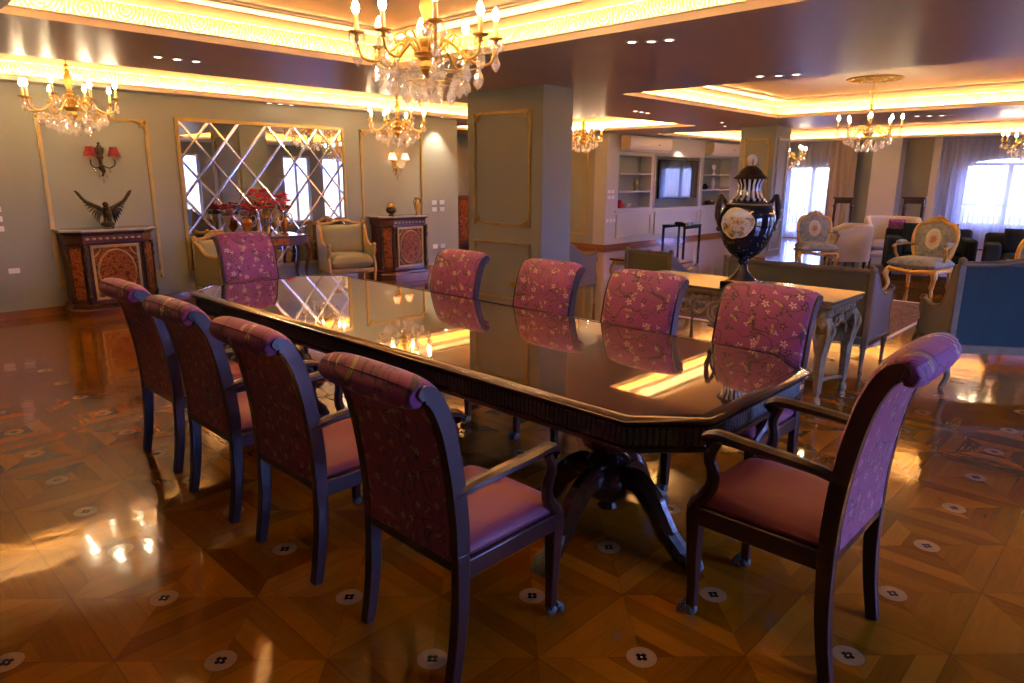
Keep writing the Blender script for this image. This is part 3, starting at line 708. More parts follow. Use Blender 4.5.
for y,x,l in ((2.585,1.27,'second dining chair from the camera in the left row, back turned to the camera'),(3.335,1.262,'third dining chair from the camera in the left row, between two other chairs'),(4.12,1.292,'farthest dining chair of the left row, nearest to the inlaid cabinet')):
    dup(c0,(x,y,0),-PI/2,l,GL)
h=dup(c0,(2.405,.60,0),0,'head dining chair at the near right, violet lit back beside empty parquet','dining chairs at the table heads'); h.scale=(1,1,1.065)
r0=make_chair('dining_chair',True,'nearest dining chair of the right row, in front of the ornate console table',GR)
r0.location=(3.54,1.53,0); r0.rotation_euler=(0,0,PI/2)
for y,l in ((2.31,'second dining chair from the camera in the right row, left of the console table'),(3.09,'third dining chair from the camera in the right row, just right of the column'),(4.02,'farthest dining chair of the right row, in front of the column')):
    dup(r0,(3.54,y,0),PI/2,l,GR)
dup(r0,(2.86,6.12,0),PI,'dining chair at the far head of the table, before the mirror console','dining chairs at the table heads').scale=(1,1,1.05)
# ------------------------------------------------------------------ chandeliers
def drop(L,w):
    """cut pendalogue: faceted pear drop hanging from its top at the origin"""
    m=MB(); pr=[(.0015,0),(w*.35,-L*.14),(w*.5,-L*.2),(w*.38,-L*.27),(w*.75,-L*.45),(w,-L*.66),(w*.62,-L*.86),(.002,-L)]
    return m.lathe(pr,8)
def chandelier(label,loc,Rr=.40,arms=8,big=True,stem=.55,name='chandelier'):
    t=thing(name,label,'chandelier',loc)
    ns=28 if big else 12
    pr=[(.002,-.16),(.012,-.155),(.020,-.14),(.012,-.125),(.03,-.10),(.052,-.06),(.045,-.03),(.075,0),(.08,.012),(.055,.03),(.035,.045),(.05,.07),(.05,.09),(.022,.105),(.030,.125),(.040,.135),(.022,.15),(.034,.17),(.022,.185),(.03,.215),(.045,.26),(.035,.31),(.02,.345),(.032,.36),(.014,.38),(.028,.41),(.012,.43)]
    MB().lathe(pr,ns).build('stem','gold',t)
    if stem>.43:
        m=MB(); z=.43; k=0
        while z<stem-.03:
            m.tube([(.012*math.cos(a)*(k%2),.012*math.cos(a)*(1-k%2),z+.016+.018*math.sin(a)) for a in lin(0,2*PI,9)],.0035,5); z+=.03; k+=1
        m.tube([(0,0,.42),(0,0,stem)],.004,6)
        m.lathe([(.01,stem-.05),(.03,stem-.04),(.055,stem-.012),(.06,stem-.001)],ns,caps=False).build('chain','gold',t)
    d1=drop(.085,.020); d2=drop(.12,.029); d3=drop(.065,.011)
    bases=[]
    def crystal(p,kind,src={}):
        k=(kind,id(t))
        if k not in src:
            src[k]=(d1,d2,d3)[kind].build('crystal_drop','crystal',t,smooth=0); o=src[k]
        else: o=src[k].copy(); COL.objects.link(o); o.parent=t
        o.location=p; o.rotation_euler=(0,0,random.random()*3); return o
    for i in range(arms):
        a=2*PI*i/arms+.2; ca,sa=math.cos(a),math.sin(a); out=Rr*(1 if i%2 else .93); zc=.075+(.03 if i%2 else 0)
        def q(r,z,da=0): return (r*math.cos(a+da),r*math.sin(a+da),z)
        m=MB(); m.tube(bez([q(.055,.005),q(.12,.075),q(.19,.035),q(out*.72,-.035),q(out*.93,-.02),q(out,zc-.03)],5 if big else 3),.0085,8 if big else 5)
        m.tube(bez([q(.10,.07),q(.14,.12),q(.19,.10),q(.18,.06)],3),.006,5)
        if big: m.tube(bez([q(out*.72,-.03),q(out*.66,.03),q(out*.58,.03),q(out*.6,-.0)],3),.005,5)
        arm=m.build('arm','gold',t)
        MB().lathe([(.006,-.035),(.018,-.028),(.010,-.018),(.016,-.006),(.045,.004),(.046,.010),(.018,.006),(.015,.012)],ns//2+4,None,q(out,zc)).build('drip_cup','gold',arm)
        MB().lathe([(.0125,.008),(.0135,.03),(.0125,.10),(.008,.102)],10,None,q(out,zc)).build('candle_tube','candle',arm)
        MB().lathe([(.004,.100),(.014,.108),(.022,.128),(.018,.150),(.009,.168),(.001,.180)],10,None,q(out,zc)).build('flame_bulb','lamp',arm)
        if big:
            for k in range(4):
                b=a+PI*2*k/4; p=q(out,zc); crystal((p[0]+.040*math.cos(b),p[1]+.040*math.sin(b),zc+.002),0 if k%2 else 2)
            crystal(q(out,zc-.06),1); crystal(q(out*.75,-.05),1)
        else:
            crystal(q(out,zc-.03),1); crystal(q(out*.96,zc-.02,.09),0); crystal(q(out*.72,-.045),1)
    for r,n,z,kd in ((.30,16,-.05,1),(.22,12,-.10,1),(.14,10,-.15,1),(.07,6,-.18,0)):
        n=int(n*(.7 if not big else .8))
        for k in range(n):
            a=2*PI*k/n+r*9; crystal((r*math.cos(a),r*math.sin(a),z),kd)
    if big:
        m=MB()
        for i in range(arms):
            a=2*PI*i/arms+.2
            for k in range(9):
                s=k/8; r=.06+(Rr-.06)*s; z=.02-.16*math.sin(PI*s)*.75; m.sph((r*math.cos(a+.2*s),r*math.sin(a+.2*s),z),.0075,6,5)
        m.build('bead_garland','crystal',t,smooth=0)
        for r,z in ((.30,-.048),(.22,-.098),(.14,-.148)):
            MB().tube([(r*math.cos(b),r*math.sin(b),z) for b in lin(0,2*PI,33)],.003,5).build('crystal_ring','gold',t)
    else:
        for r,z in ((.22,-.098),(.30,-.048)): MB().tube([(r*math.cos(b),r*math.sin(b),z) for b in lin(0,2*PI,21)],.003,4).build('crystal_ring','gold',t)
    return t
chandelier('large gilt and crystal chandelier hanging over the dining table',(2.72,3.30,2.33),.40,8,True,.605)
ch2=chandelier('gilt crystal chandelier hanging before the left inlaid cabinet',(2.19,8.40,2.31),.43,8,False,.625)
dup(ch2,(6.33,8.40,2.33),.4,'gilt crystal chandelier hanging before the right inlaid cabinet')
dup(ch2,(10.6,8.35,2.35),.2,'gilt crystal chandelier in the hall, partly hidden by the near column',scale=.9)
dup(ch2,(10.15,3.18,2.235),.9,'gilt crystal chandelier under a round medallion over the salon',scale=.88); 
dup(ch2,(14.4,2.0,2.20),.5,'gilt crystal chandelier at the right edge, before the wide window',scale=.9)
dup(ch2,(16.6,6.95,2.12),.1,'small gilt crystal chandelier peeking out right of the far column')
m=MB(); m.tube([(.13*math.cos(a),.13*math.sin(a),0) for a in lin(0,2*PI,25)],.012,6); m.tube([(.33*math.cos(a),.33*math.sin(a),0) for a in lin(0,2*PI,33)],.014,6)
for k in range(8):
    a=2*PI*k/8
    m.tube(bez([(.14*math.cos(a),.14*math.sin(a),0),(.2*math.cos(a+.25),.2*math.sin(a+.25),-.01),(.27*math.cos(a+.1),.27*math.sin(a+.1),-.01),(.24*math.cos(a-.12),.24*math.sin(a-.12),0)],4),.013,6)
    m.sph((.30*math.cos(a+.39),.30*math.sin(a+.39),0),.035,8,6,(1,1,.4))
m.lathe([(.10,.0),(.09,-.02),(.05,-.035),(.03,-.04)],20,caps=False)
o=m.build('ceiling_medallion','gold'); o.location=(10.15,3.18,2.925); struct(o,'round gilded ceiling medallion over the salon chandelier'); o.name='trim_40'
for c in (t for t in COL.objects if t.name.startswith('chandelier.004')):
    pass
ex=MB(); ex.tube([(10.15,3.18,2.78),(10.15,3.18,2.9)],.004,5)
# rod joining the salon chandelier to its medallion
for o in list(COL.objects):
    if o.name.startswith('chandelier') and o.get('label','').startswith('gilt crystal chandelier under'):
        MB().tube([(0,0,.6),(0,0,.79)],.005,6).build('rod','gold',o)
    if o.name.startswith('chandelier') and (o.get('label','').startswith('gilt crystal chandelier at the right') or o.get('label','').startswith('small gilt')):
        MB().tube([(0,0,.6),(0,0,.81)],.005,6).build('rod','gold',o)

# ------------------------------------------------------------------ sconces
MAT['red_shade']=plain('red_silk_shade',(.22,.010,.016),.7,0,.2,20)
def shade_mat():
    t=T('translucent_pink_shade'); a=t.n('ShaderNodeBsdfTranslucent'); t.put(a.inputs[0],(.9,.45,.3)); b=t.n('ShaderNodeBsdfDiffuse'); t.put(b.inputs[0],(.8,.4,.28)); m=t.n('ShaderNodeMixShader'); m.inputs[0].default_value=.35
    t.nt.links.new(a.outputs[0],m.inputs[1]); t.nt.links.new(b.outputs[0],m.inputs[2]); t.nt.links.new(m.outputs[0],t.o.inputs[0]); return t.m
MAT['lit_shade']=shade_mat(); MAT['rod']=MAT['gold']
def sconce(label,loc,shade,lit,rz=0):
    t=thing('wall_sconce',label,'wall lamp',loc,rz)     # local: wall at y=0, projects to -y
    m=MB(); m.tube(bez([(0,-.03,-.20),(.02,-.03,-.14),(0,-.03,-.06),(0,-.03,.05),(0,-.03,.18)],4),[.012]*4+[.028]*4+[.022]*4+[.028]*4+[.010],8); m.sph((0,-.03,-.10),.035,8,6); m.sph((0,-.03,.03),.04,8,6); m.sph((0,-.03,.19),.018,6,5)
    for s in (-1,1): m.tube(bez([(0,-.03,.10),(s*.045,-.03,.14),(s*.035,-.03,.08),(0,-.03,.05)],3),.009,5)
    m.build('backplate','bronze' if not lit else 'gold',t)
    for s in (-1,1):
        a=MB().tube(bez([(0,-.05,-.06),(s*.07,-.08,-.10),(s*.13,-.11,-.06),(s*.13,-.12,0)],4),.008,6).build('arm','bronze' if not lit else 'gold',t)
        MB().lathe([(.008,0),(.028,.006),(.03,.012),(.010,.014),(.010,.05)],12,None,(s*.13,-.12,0)).build('candle_cup','gold',a)
        MB().lathe([(.075,.04),(.071,.05),(.052,.10),(.040,.145),(.040,.15)],20,None,(s*.13,-.12,0),caps=False).build('lamp_shade',shade,a)
        MB().sph((s*.13,-.12,.075),.014,8,6,(1,1,1.6)).build('bulb','lamp' if lit else 'dimlamp',a)
    m=MB()
    for k in range(10): m.add([(q.co if hasattr(q,'co') else q) for q in []],[])
    for k,(x,z) in enumerate(((-.04,-.16),(.04,-.16),(0,-.22),(-.08,-.10),(.08,-.10))):
        o=drop(.06,.014); o.M=Matrix(); o.v=[v+Vector((x,-.06,z)) for v in o.v]; o.build('crystal_drop','crystal',t,smooth=0)
    return t
MAT['dimlamp']=emis('dim_bulb',(1,.6,.3),10)
sconce('bronze twin wall sconce with two red shades above the eagle',(2.74,9.645,1.83),'red_shade',False)
sconce('gilt twin wall sconce with lit pink shades above the right cabinet',(7.18,9.645,1.88),'lit_shade',True)
sconce('gilt twin wall sconce glowing on the far hall wall beside the column',(11.0,12.99,1.97),'lit_shade',True)

# ------------------------------------------------------------------ mirror
t=thing('wall_mirror','large gilt framed mirror with a diagonal diamond grid, between the two cabinets','mirror',(4.93,9.64,0))
w2,za,zb=1.235,.36,2.35
MB().b2(-w2,w2,-.012,.0,za,zb).build('mirror_glass','mirror',t,smooth=0)
frame(MB(),'y',-.0,-1,-w2-.035,w2+.035,za-.035,zb+.035,.045,.03,False).build('frame','goldline',t)
m=MB(); p=2*w2/6; hz=(zb-za)/4
def strip(a,b):
    A,B=Vector(a),Vector(b); d=(B-A).normalized(); n=Vector((-d.z,0,d.x))*.020
    m.add([A-n,A+Vector((0,-.003,0)),A+n,B-n,B+Vector((0,-.003,0)),B+n],[(0,1,4,3),(1,2,5,4)])
def clip(x0,z0,sl):
    pts=[]
    xa=max(-w2,-w2); 
    cand=[]
    for x in (-w2,w2):
        z=z0+sl*(x-x0)
        if za-1e-6<=z<=zb+1e-6: cand.append((x,-.012,z))
    for z in (za,zb):
        x=x0+(z-z0)/sl
        if -w2<x<w2: cand.append((x,-.012,z))
    if len(cand)>=2 and (Vector(cand[0])-Vector(cand[1])).length>.02: strip(cand[0],cand[1])
for k in range(-12,16):
    clip(-w2+k*p,zb,hz/p); clip(-w2+k*p,zb,-hz/p)
m.build('bevelled_lattice','bevel',t,smooth=0)

# ------------------------------------------------------------------ inlaid cabinets
def cabinet(label,x):
    t=thing('corner_cabinet',label,'cabinet',(x,9.60,0)); W=.475;D=.44;c=.15
    def fp(o): return [(-W-o,0),(-W-o,-(D-c)-o*.4),(-W+c-o*.4,-D-o),(W-c+o*.4,-D-o),(W+o,-(D-c)-o*.4),(W+o,0)]
    def loft6(pr):
        m=MB(); vs=[]
        for o,z in pr: vs+=[(a,b,z) for a,b in fp(o)]
        fs=[(j*6+i,j*6+(i+1)%6,(j+1)*6+(i+1)%6,(j+1)*6+i) for j in range(len(pr)-1) for i in range(6)]+[tuple(range(6))[::-1],tuple((len(pr)-1)*6+i for i in range(6))]
        return m.add(vs,fs)
    loft6([(-.02,.13),(-.02,.985)]).build('body','red_wood',t,smooth=0)
    loft6([(.035,0),(.035,.07),(.02,.085),(.02,.12),(-.01,.14)]).build('plinth','red_wood',t,smooth=0)
    loft6([(-.01,.87),(.0,.875),(.0,.955),(.015,.965),(.035,.985),(.035,.995)]).build('frieze','red_wood',t,smooth=0)
    loft6([(.045,.995),(.055,1.0),(.055,1.018),(.045,1.025)]).build('marble_top','marble',t,smooth=0)
    # door
    d=MB().b2(-W+c+.06,W-c-.06,-D-.008,-D+.03,.19,.84).build('door','marquetry',t,smooth=0,bevel=.004)
    m=frame(MB(),'y',-D-.008,-1,-W+c+.06,W-c-.06,.19,.84,.03,.01,False)
    m.tube([(.205*math.cos(a),-D-.012,.515+.265*math.sin(a)) for a in lin(0,2*PI,41)],.012,6)
    for sx in (-1,1):
        for sz in (-1,1): m.tube(bez([(sx*.235,-D-.012,.515+sz*.19),(sx*.19,-D-.012,.515+sz*.23),(sx*.16,-D-.012,.515+sz*.29)],4),.008,5)
    m.build('ormolu_moulding','goldline',d)
    MB().lathe([(.16,0),(.19,.003),(.19,.006),(.001,.007)],32,Matrix.Translation((0,-D-.012,.515))@Matrix.Rotation(PI/2,4,'X')@Matrix.Diagonal((1,1.3,1,1)),caps=False).build('oval_inlay','marquetry',d)
    # canted sides
    for s in (-1,1):
        p0=Vector((s*(W-.01),-(D-c)-.0,0)); p1=Vector((s*(W-c),-D,0)); mid=(p0+p1)/2; L=(p1-p0).length; ang=math.atan2((p1-p0).y,(p1-p0).x)
        n=Vector((s*1,-1,0)).normalized()
        o=MB().box(mid+Vector((0,0,.515))+n*(-.002),(L*.62,.03,.62),ang).build('side_panel','marquetry',t,smooth=0,bevel=.003)
        for p in (p0,p1):
            q=MB(); q.tube([(p.x,p.y,.15),(p.x,p.y,.30),(p.x,p.y,.60),(p.x,p.y,.86)],[.024,.018,.020,.026],8)
            for z in (.80,.70,.22): q.sph((p.x,p.y-.008,z),.030,8,6,(1,1,1.3))
            q.build('corner_mount','goldline' if False else 'bronze',t)
    m=MB()
    for k in range(9): m.sph((-.28+.07*k,-D-.004,.915),.016,6,5,(1.6,.5,.8))
    m.build('frieze_mounts','goldline',t)
    return t
cabinet('tall red and honey inlaid cabinet with marble top carrying the eagle',2.64)
cabinet('red and honey inlaid cabinet with marble top below the pink sconce',7.08)
# eagle
t=thing('eagle_statue','dark bronze eagle with raised spread wings on the left cabinet','statue',(2.66,9.36,1.029))
MB().sph((0,0,.04),.075,10,7,(1.1,.9,.55)).build('rock_base','bronze',t)
m=MB(); m.tube(bez([(0,.02,.05),(.01,.01,.12),(0,-.01,.19),(-.01,-.03,.25)],5),[.03]*2+[.045]*4+[.05]*5+[.04]*4+[.028],10); m.sph((-.015,-.045,.275),.034,10,8); m.tube([(-.02,-.07,.275),(-.03,-.10,.265),(-.03,-.108,.25)],[.014,.009,.003],6)
m.tube(bez([(.0,.03,.08),(.05,.05,.02),(.07,.06,-.0)],4),[.03]*4+[.025]*4+[.012],6,.4)
m.build('body','bronze',t)
for s in (-1,1):
    m=MB()
    for k in range(11):
        f=k/10; root=Vector((s*(.03+.17*f),.0,.20+.10*f)); tip=Vector((s*(.09+.22*f),.02,.05+.40*f**1.2+ .0)) if k<10 else Vector((s*.31,.02,.44))
        m.tube([root,(root+tip)/2+Vector((s*.015,0,.01)),tip],[.026,.032,.010],6,.3)
    m.tube(bez([(s*.02,0,.20),(s*.10,0,.25),(s*.20,.01,.31),(s*.30,.02,.44)],4),[.028]*4+[.024]*4+[.016]*4+[.005],7)
    m.build('wing','bronze',t)
for s in (-1,1): MB().tube([(s*.025,-.01,.11),(s*.03,-.03,.07)],[.018,.012],6).build('leg','bronze',t)
# ornaments on the right cabinet
t=thing('brass_pot','round dark and yellow brass pot left on the right cabinet','pot',(6.86,9.35,1.026))
MB().lathe([(.05,0),(.05,.012),(.03,.02),(.075,.05),(.09,.085),(.075,.12),(.05,.135)],20).build('bowl','bronze',t); MB().lathe([(.06,.125),(.07,.14),(.055,.175),(.035,.185),(.01,.20),(.012,.212),(.002,.22)],20).build('lid','gold',t)
t=thing('footed_vase','slim gold and green footed vase right on the right cabinet','vase',(7.38,9.33,1.026))
MB().lathe([(.04,0),(.04,.012),(.015,.03),(.015,.05),(.045,.10),(.055,.15),(.045,.20),(.025,.225),(.025,.25),(.06,.285),(.055,.285)],18).build('body','gold',t)
for s in (-1,1): MB().tube(bez([(s*.05,0,.17),(s*.075,0,.20),(s*.07,0,.24),(s*.03,0,.245)],3),.007,5).build('handle','leaf',t)

# ------------------------------------------------------------------ upholstered bergere / settee set
def bergere(name,label,cat,loc,rz,w=.62,d=.66,hb=.90,arm=.66,z0=.28,fr='taupe_wood',rear='olive_fabric',side='grey_fabric',inner='champagne_fabric',cab=False,group=None,crest=.03,sh=.42):
    t=thing(name,label,cat,loc,rz,group); hw=w/2
    # back frame
    m=MB(); 
    for s in (-1,1): m.b2(s*hw-.025,s*hw+.025,-.02,.03,z0-.02,hb)
    m.b2(-hw+.025,hw-.025,-.02,.03,z0-.02,z0+.05)
    top=bez([(-hw-.01,.005,hb),(-hw*.6,.005,hb+.005),(-hw*.2,.005,hb+crest),(0,.005,hb+crest+.012),(hw*.2,.005,hb+crest),(hw*.6,.005,hb+.005),(hw+.01,.005,hb)],5)
    m.tube(top,.03,8,.85)
    for s in (-1,1): m.sph((s*hw,.005,hb+.02),.034,8,6)
    if crest>.02:
        for s in (-1,1): m.tube(bez([(0,.0,hb+crest+.035),(s*.05,0,hb+crest+.045),(s*.10,0,hb+crest+.015),(s*.15,0,hb+.035)],3),.016,6)
        m.sph((0,0,hb+crest+.035),.028,8,6)
    m.build('back_frame',fr,t,bevel=.006)
    MB().b2(-hw+.025,hw-.025,-.008,.0,z0+.05,hb-.01).build('rear_panel',rear,t,smooth=0)
    MB().pillow(-hw+.02,hw-.02,-.5*(hb-sh-.02),.5*(hb-sh-.02),0,.07,Matrix.Translation((0,.03,(hb+sh)/2))@Matrix.Rotation(-PI/2,4,'X'),.03).build('backrest',inner,t,smooth=60)
    # side wings
    for s in (-1,1):
        cur=bez([(0,hb-.03,0),(.10,hb-.05,0),(.20,arm+.07,0),(.34,arm+.0,0),(.5*d/.66,arm-.01,0),(d-.03,arm+.015,0)],4)
        P=[(q.x,q.y) for q in cur]; pol=P+[(d-.03,z0+.02),(0,z0+.02)]
        MB().prism(pol,s*hw-.018*1,s*hw+.018,'x').build('side_panel',side,t,smooth=0)
        m=MB(); m.tube([(s*hw,a,b) for a,b in P],.024,8,.8); m.tube([(s*hw,0,z0+.02),(s*hw,d,z0+.02)],.026,6)
        m.sph((s*hw,d-.015,arm+.02),.034,8,6); m.tube(bez([(s*hw,d-.03,arm+.01),(s*hw,d+.005,arm-.07),(s*hw,d-.05,arm-.15),(s*hw,d-.01,z0+.10),(s*hw,d,z0)],4),.024,6)
        m.build('arm_rail',fr,t)
    m=MB().b2(-hw,hw,d-.04,d,z0-.02,z0+.05); m.b2(-hw,hw,0,d,z0-.02,z0+.02); m.build('seat_rail',fr,t,bevel=.006)
    MB().pillow(-hw+.03,hw-.03,.03,d+.01,z0+.04,sh-z0-.02,None,.03,6).build('seat_cushion',inner,t,smooth=60)
    for sx in (-1,1):
        for y in (.0,d-.02):
            m=MB()
            if cab: m.tube(bez([(sx*hw,y,z0+.01),(sx*(hw+.02),y,z0*.75),(sx*(hw-.01),y,z0*.35),(sx*(hw+.02),y,.02),(sx*(hw+.035),y,.012)],4),[.034]*5+[.026]*4+[.018]*4+[.014]*4,8)
            else: m.lathe([(.014,0),(.018,.02),(.013,.04),(.022,z0*.75),(.028,z0*.82),(.022,z0*.86),(.030,z0*.92),(.030,z0)],10,None,(sx*(hw-.01),y+.01,0),flute=.08,fn=6)
            m.build('leg',fr,t)
    return t
bergere('settee','long olive backed settee in taupe frame, back turned, behind the ornate console','sofa',(6.31,2.47,0),-PI/2,1.34,.60,.875,.66,.26,crest=.0)
bergere('armchair','small olive backed armchair in taupe frame, back turned, left of the urn','armchair',(6.72,4.30,0),-PI/2,.58,.60,.82,.62,.26,crest=.0)
bergere('armchair','grey sided armchair with gilt post half hidden behind the near column','armchair',(6.74,5.80,0),-PI/2,.60,.60,.85,.66,.26,fr='taupe_wood',crest=.03)
bergere('armchair','gilt framed armchair with olive side panel, left of the mirror console','armchair',(3.86,9.14,0),PI,.58,.80,.84,.67,.20,fr='gilt',rear='olive_fabric',side='olive_fabric',crest=.05)
bergere('armchair','gilt armchair with champagne satin back and seat between console and right cabinet','armchair',(5.93,9.42,0),PI-.28,.70,.56,.93,.62,.24,fr='gilt',rear='olive_fabric',side='champagne_fabric',crest=.045,sh=.46)
wb=1.25; bergere('settee','petrol blue backed settee with carved gilt frame cut by the right edge','sofa',(6.28+.545*wb/2,1.16-.839*wb/2,.0),R(-57),wb,.66,1.01,.62,.32,fr='taupe_wood',rear='blue_velvet',side='grey_fabric',inner='aubusson',cab=True,crest=.05)
# French open armchairs
def fauteuil(label,loc,rz,sc=1.0):
    t=thing('open_armchair',label,'armchair',loc,rz); t.scale=(sc,)*3      # faces local -y
    def oval(k,e=0): 
        P=[(-.22,.46),(-.275,.62),(-.29,.80),(-.24,.93),(-.13,.965),(0,1.01+e),(.13,.965),(.24,.93),(.29,.80),(.275,.62),(.22,.46),(0,.44)]
        return [(x*k,.22+(z-.44)*.16,.72+(z-.72)*k) for x,z in P]
    o=oval(1); m=MB(); m.tube(bez(o+[o[0]],5),.028,8)
    m.sph((0,.31,1.035),.036,8,6)
    for s in (-1,1):
        m.tube(bez([(0,.31,1.035),(s*.06,.31,1.045),(s*.12,.305,1.0)],3),.016,6); m.tube([(s*.21,.22,.46),(s*.23,.20,.36)],.026,6)
    m.build('back_frame','gold',t)
    q=oval(.93); n=len(q); c=sum((Vector(a) for a in q),Vector())/n
    for side,mt in ((-1,'aubusson'),):
        m=MB(); B=bez(q+[q[0]],4)[:-1]; vs=[c+Vector((0,-.05,0))]+[Vector(b)*.5+c*.5+Vector((0,-.045,0)) for b in B]+[Vector(b)+Vector((0,-.015,0)) for b in B]+[Vector(b)+Vector((0,.015,0)) for b in B]+[c+Vector((0,.02,0))]
        k=len(B); fs=[(0,1+(i+1)%k,1+i) for i in range(k)]
        for L in (0,1): fs+=[(1+L*k+i,1+L*k+(i+1)%k,1+(L+1)*k+(i+1)%k,1+(L+1)*k+i) for i in range(k)]
        fs+=[(len(vs)-1,1+2*k+i,1+2*k+(i+1)%k) for i in range(k)]
        m.add(vs,fs).build('backrest',mt,t,smooth=60)
    MB().pillow(-.33,.33,-.335,.24,.35,.125,None,.03,6).build('seat_cushion','aubusson',t,smooth=60)
    m=MB(); m.tube(bez([(-.31,.22,.345),(-.33,-.05,.34),(-.30,-.30,.34),(-.12,-.33,.325),(0,-.335,.31),(.12,-.33,.325),(.30,-.30,.34),(.33,-.05,.34),(.31,.22,.345)],4),.034,8); m.b2(-.29,.29,.20,.24,.32,.37); m.sph((0,-.34,.315),.035,8,6); m.build('seat_rail','gold',t)
    for s in (-1,1):
        a=MB().tube(bez([(s*.26,.24,.66),(s*.30,.12,.67),(s*.33,-.03,.665),(s*.345,-.13,.655),(s*.35,-.17,.63)],4),.020,8); a.tube(bez([(s*.345,-.13,.65),(s*.34,-.10,.55),(s*.31,-.06,.45),(s*.31,-.10,.37)],4),.020,8)
        ar=a.build('armrest','gold',t); MB().pillow(s*.32-.032,s*.32+.032,-.11,.11,.675,.045,None,.01,3,8).build('arm_pad','aubusson',ar,smooth=60)
        MB().tube(bez([(s*.30,-.29,.34),(s*.33,-.32,.26),(s*.30,-.29,.12),(s*.32,-.315,.03),(s*.335,-.335,.018)],4),[.042]*5+[.032]*4+[.022]*4+[.020]*4,8).build('leg','gold',t)
        MB().tube(bez([(s*.27,.22,.34),(s*.28,.24,.22),(s*.27,.23,.10),(s*.285,.27,.015)],4),[.034]*5+[.026]*4+[.020]*4,8).build('leg','gold',t)
    return t
fauteuil('gilt open armchair with pale blue tapestry and cream medallion, centre of the salon',(11.6,2.66,0),R(168)+PI/2,1.05)
fauteuil('gilt open armchair in grey blue tapestry standing left of the cream chairs',(13.2,4.82,0),R(212)+PI/2,1.0)
fauteuil('pale blue tapestry open armchair cut by the right edge behind the blue settee',(9.3,.95,0),R(178)+PI/2,1.08)
MAT['marble_dark']=plain('glossy_taupe_console_top',(.11,.095,.06),.12,0,.2,8,Coat_Weight=.0,Specular_IOR_Level=.35,Coat_Roughness=.02)
MAT['urn_gilt_foot']=plain('black_and_gilt_foot',(.03,.028,.03),.12,.3,.5,20)
MAT['amber']=plain('amber_glass_vase',(.30,.10,.015),.08,.2,.4,20,Coat_Weight=1)
MAT['cream_plastic']=plain('yellowed_plastic',(.62,.45,.26),.4,0,.05)
def neck():
    t=T('black_and_white_fluting'); x,y,z=t.sep(t.pos()); a=t.M('ARCTAN2',y,x); f=t.M('GREATER_THAN',t.M('COSINE',t.M('MULTIPLY',a,16)),.1)
    return t.bsdf(t.mix(f,(.01,.01,.015),(.6,.58,.6)),.12,0,None,Coat_Weight=1)
MAT['neck']=neck()
# ------------------------------------------------------------------ ornate console table and urn
t=thing('console_table','ornate carved gilt console table with glossy top carrying the urn','console table',(5.22,2.50,0))
CH=.82
m=MB(); m.b2(-.33,.33,-.88,.88,CH-.022,CH); m.build('glass_top','marble_dark',t,smooth=0,bevel=.004)
m=MB(); m.b2(-.32,.32,-.87,.87,CH-.05,CH-.022); m.b2(-.30,.30,-.85,.85,CH-.07,CH-.05); m.build('top_moulding','silver_gilt',t,bevel=.005)
m=MB(); m.b2(-.285,.285,-.83,.83,CH-.12,CH-.07); m.build('frieze','silver_gilt',t)
m=MB()
for k in range(26):
    for s in (-1,1): m.sph((s*.285,-.80+.064*k,CH-.095),.022,7,5,(.6,1,1))
for k in range(9):
    for s in (-1,1): m.sph((-.26+.065*k,s*.83,CH-.095),.022,7,5,(1,.6,1))
m.build('egg_and_dart_carving','silver_gilt',t)
def scrolls(m,x,y,ax,s,k=1.0):
    """pierced acanthus bracket beside a leg, running along ax"""
    def q(a,z): return (x+(a*s if ax=='x' else 0),y+(a*s if ax=='y' else 0),CH-.12+z)
    m.tube(bez([q(0,-.02),q(.08*k,-.04),q(.15*k,-.02),q(.17*k,-.06),q(.12*k,-.08),q(.09*k,-.05)],4),.014,6)
    m.tube(bez([q(.0,-.10),q(.05*k,-.12),q(.09*k,-.10),q(.08*k,-.07)],4),.012,6); m.tube(bez([q(.01,-.18),q(.045*k,-.17),q(.05*k,-.13)],4),.011,6)
    m.tube(bez([q(.17*k,-.03),q(.23*k,-.02),q(.27*k,-.005)],3),.011,6)
    for a,z in ((.04,-.06),(.12,-.05),(.03,-.14),(.20,-.03)): m.sph(q(a*k,z),.018,6,5)
m=MB()
for sx in (-1,1):
    for sy in (-1,1):
        scrolls(m,sx*.25,sy*.80,'y',-sy,1.2); scrolls(m,sx*.25,sy*.80,'x',-sx,.75)
# central cartouche swags on the long sides
for sx in (-1,1):
    def q(a,z): return (sx*.285,a,CH-.12+z)
    m.tube([q(.085*math.cos(a),-.08+.085*math.sin(a)) for a in lin(0,2*PI,17)],.016,6); m.tube([q(.045*math.cos(a),-.08+.045*math.sin(a)) for a in lin(0,2*PI,13)],.012,6)
    for s in (-1,1):
        m.tube(bez([q(s*.08,-.06),q(s*.16,-.11),q(s*.22,-.06),q(s*.18,-.02),q(s*.14,-.05)],4),.013,6); m.tube(bez([q(s*.20,-.05),q(s*.30,-.10),q(s*.38,-.05),q(s*.46,-.09),q(s*.52,-.03)],4),.012,6)
        for a,z in ((.12,-.03),(.26,-.03),(.34,-.06),(.42,-.02)): m.sph(q(s*a,z),.022,6,5)
    for k in range(5): m.tube(bez([q(0,-.15),q(.02*(k-2),-.19),q(.035*(k-2),-.21+.012*abs(k-2))],3),.011,5)
for sy in (-1,1):
    def q(a,z): return (a,sy*.83,CH-.12+z)
    m.sph(q(0,-.04),.04,8,6,(1,.6,1.1))
    for s in (-1,1): m.tube(bez([q(s*.03,-.05),q(s*.08,-.08),q(s*.11,-.04),q(s*.08,-.02)],4),.012,6)
m.build('pierced_carving','silver_gilt',t)
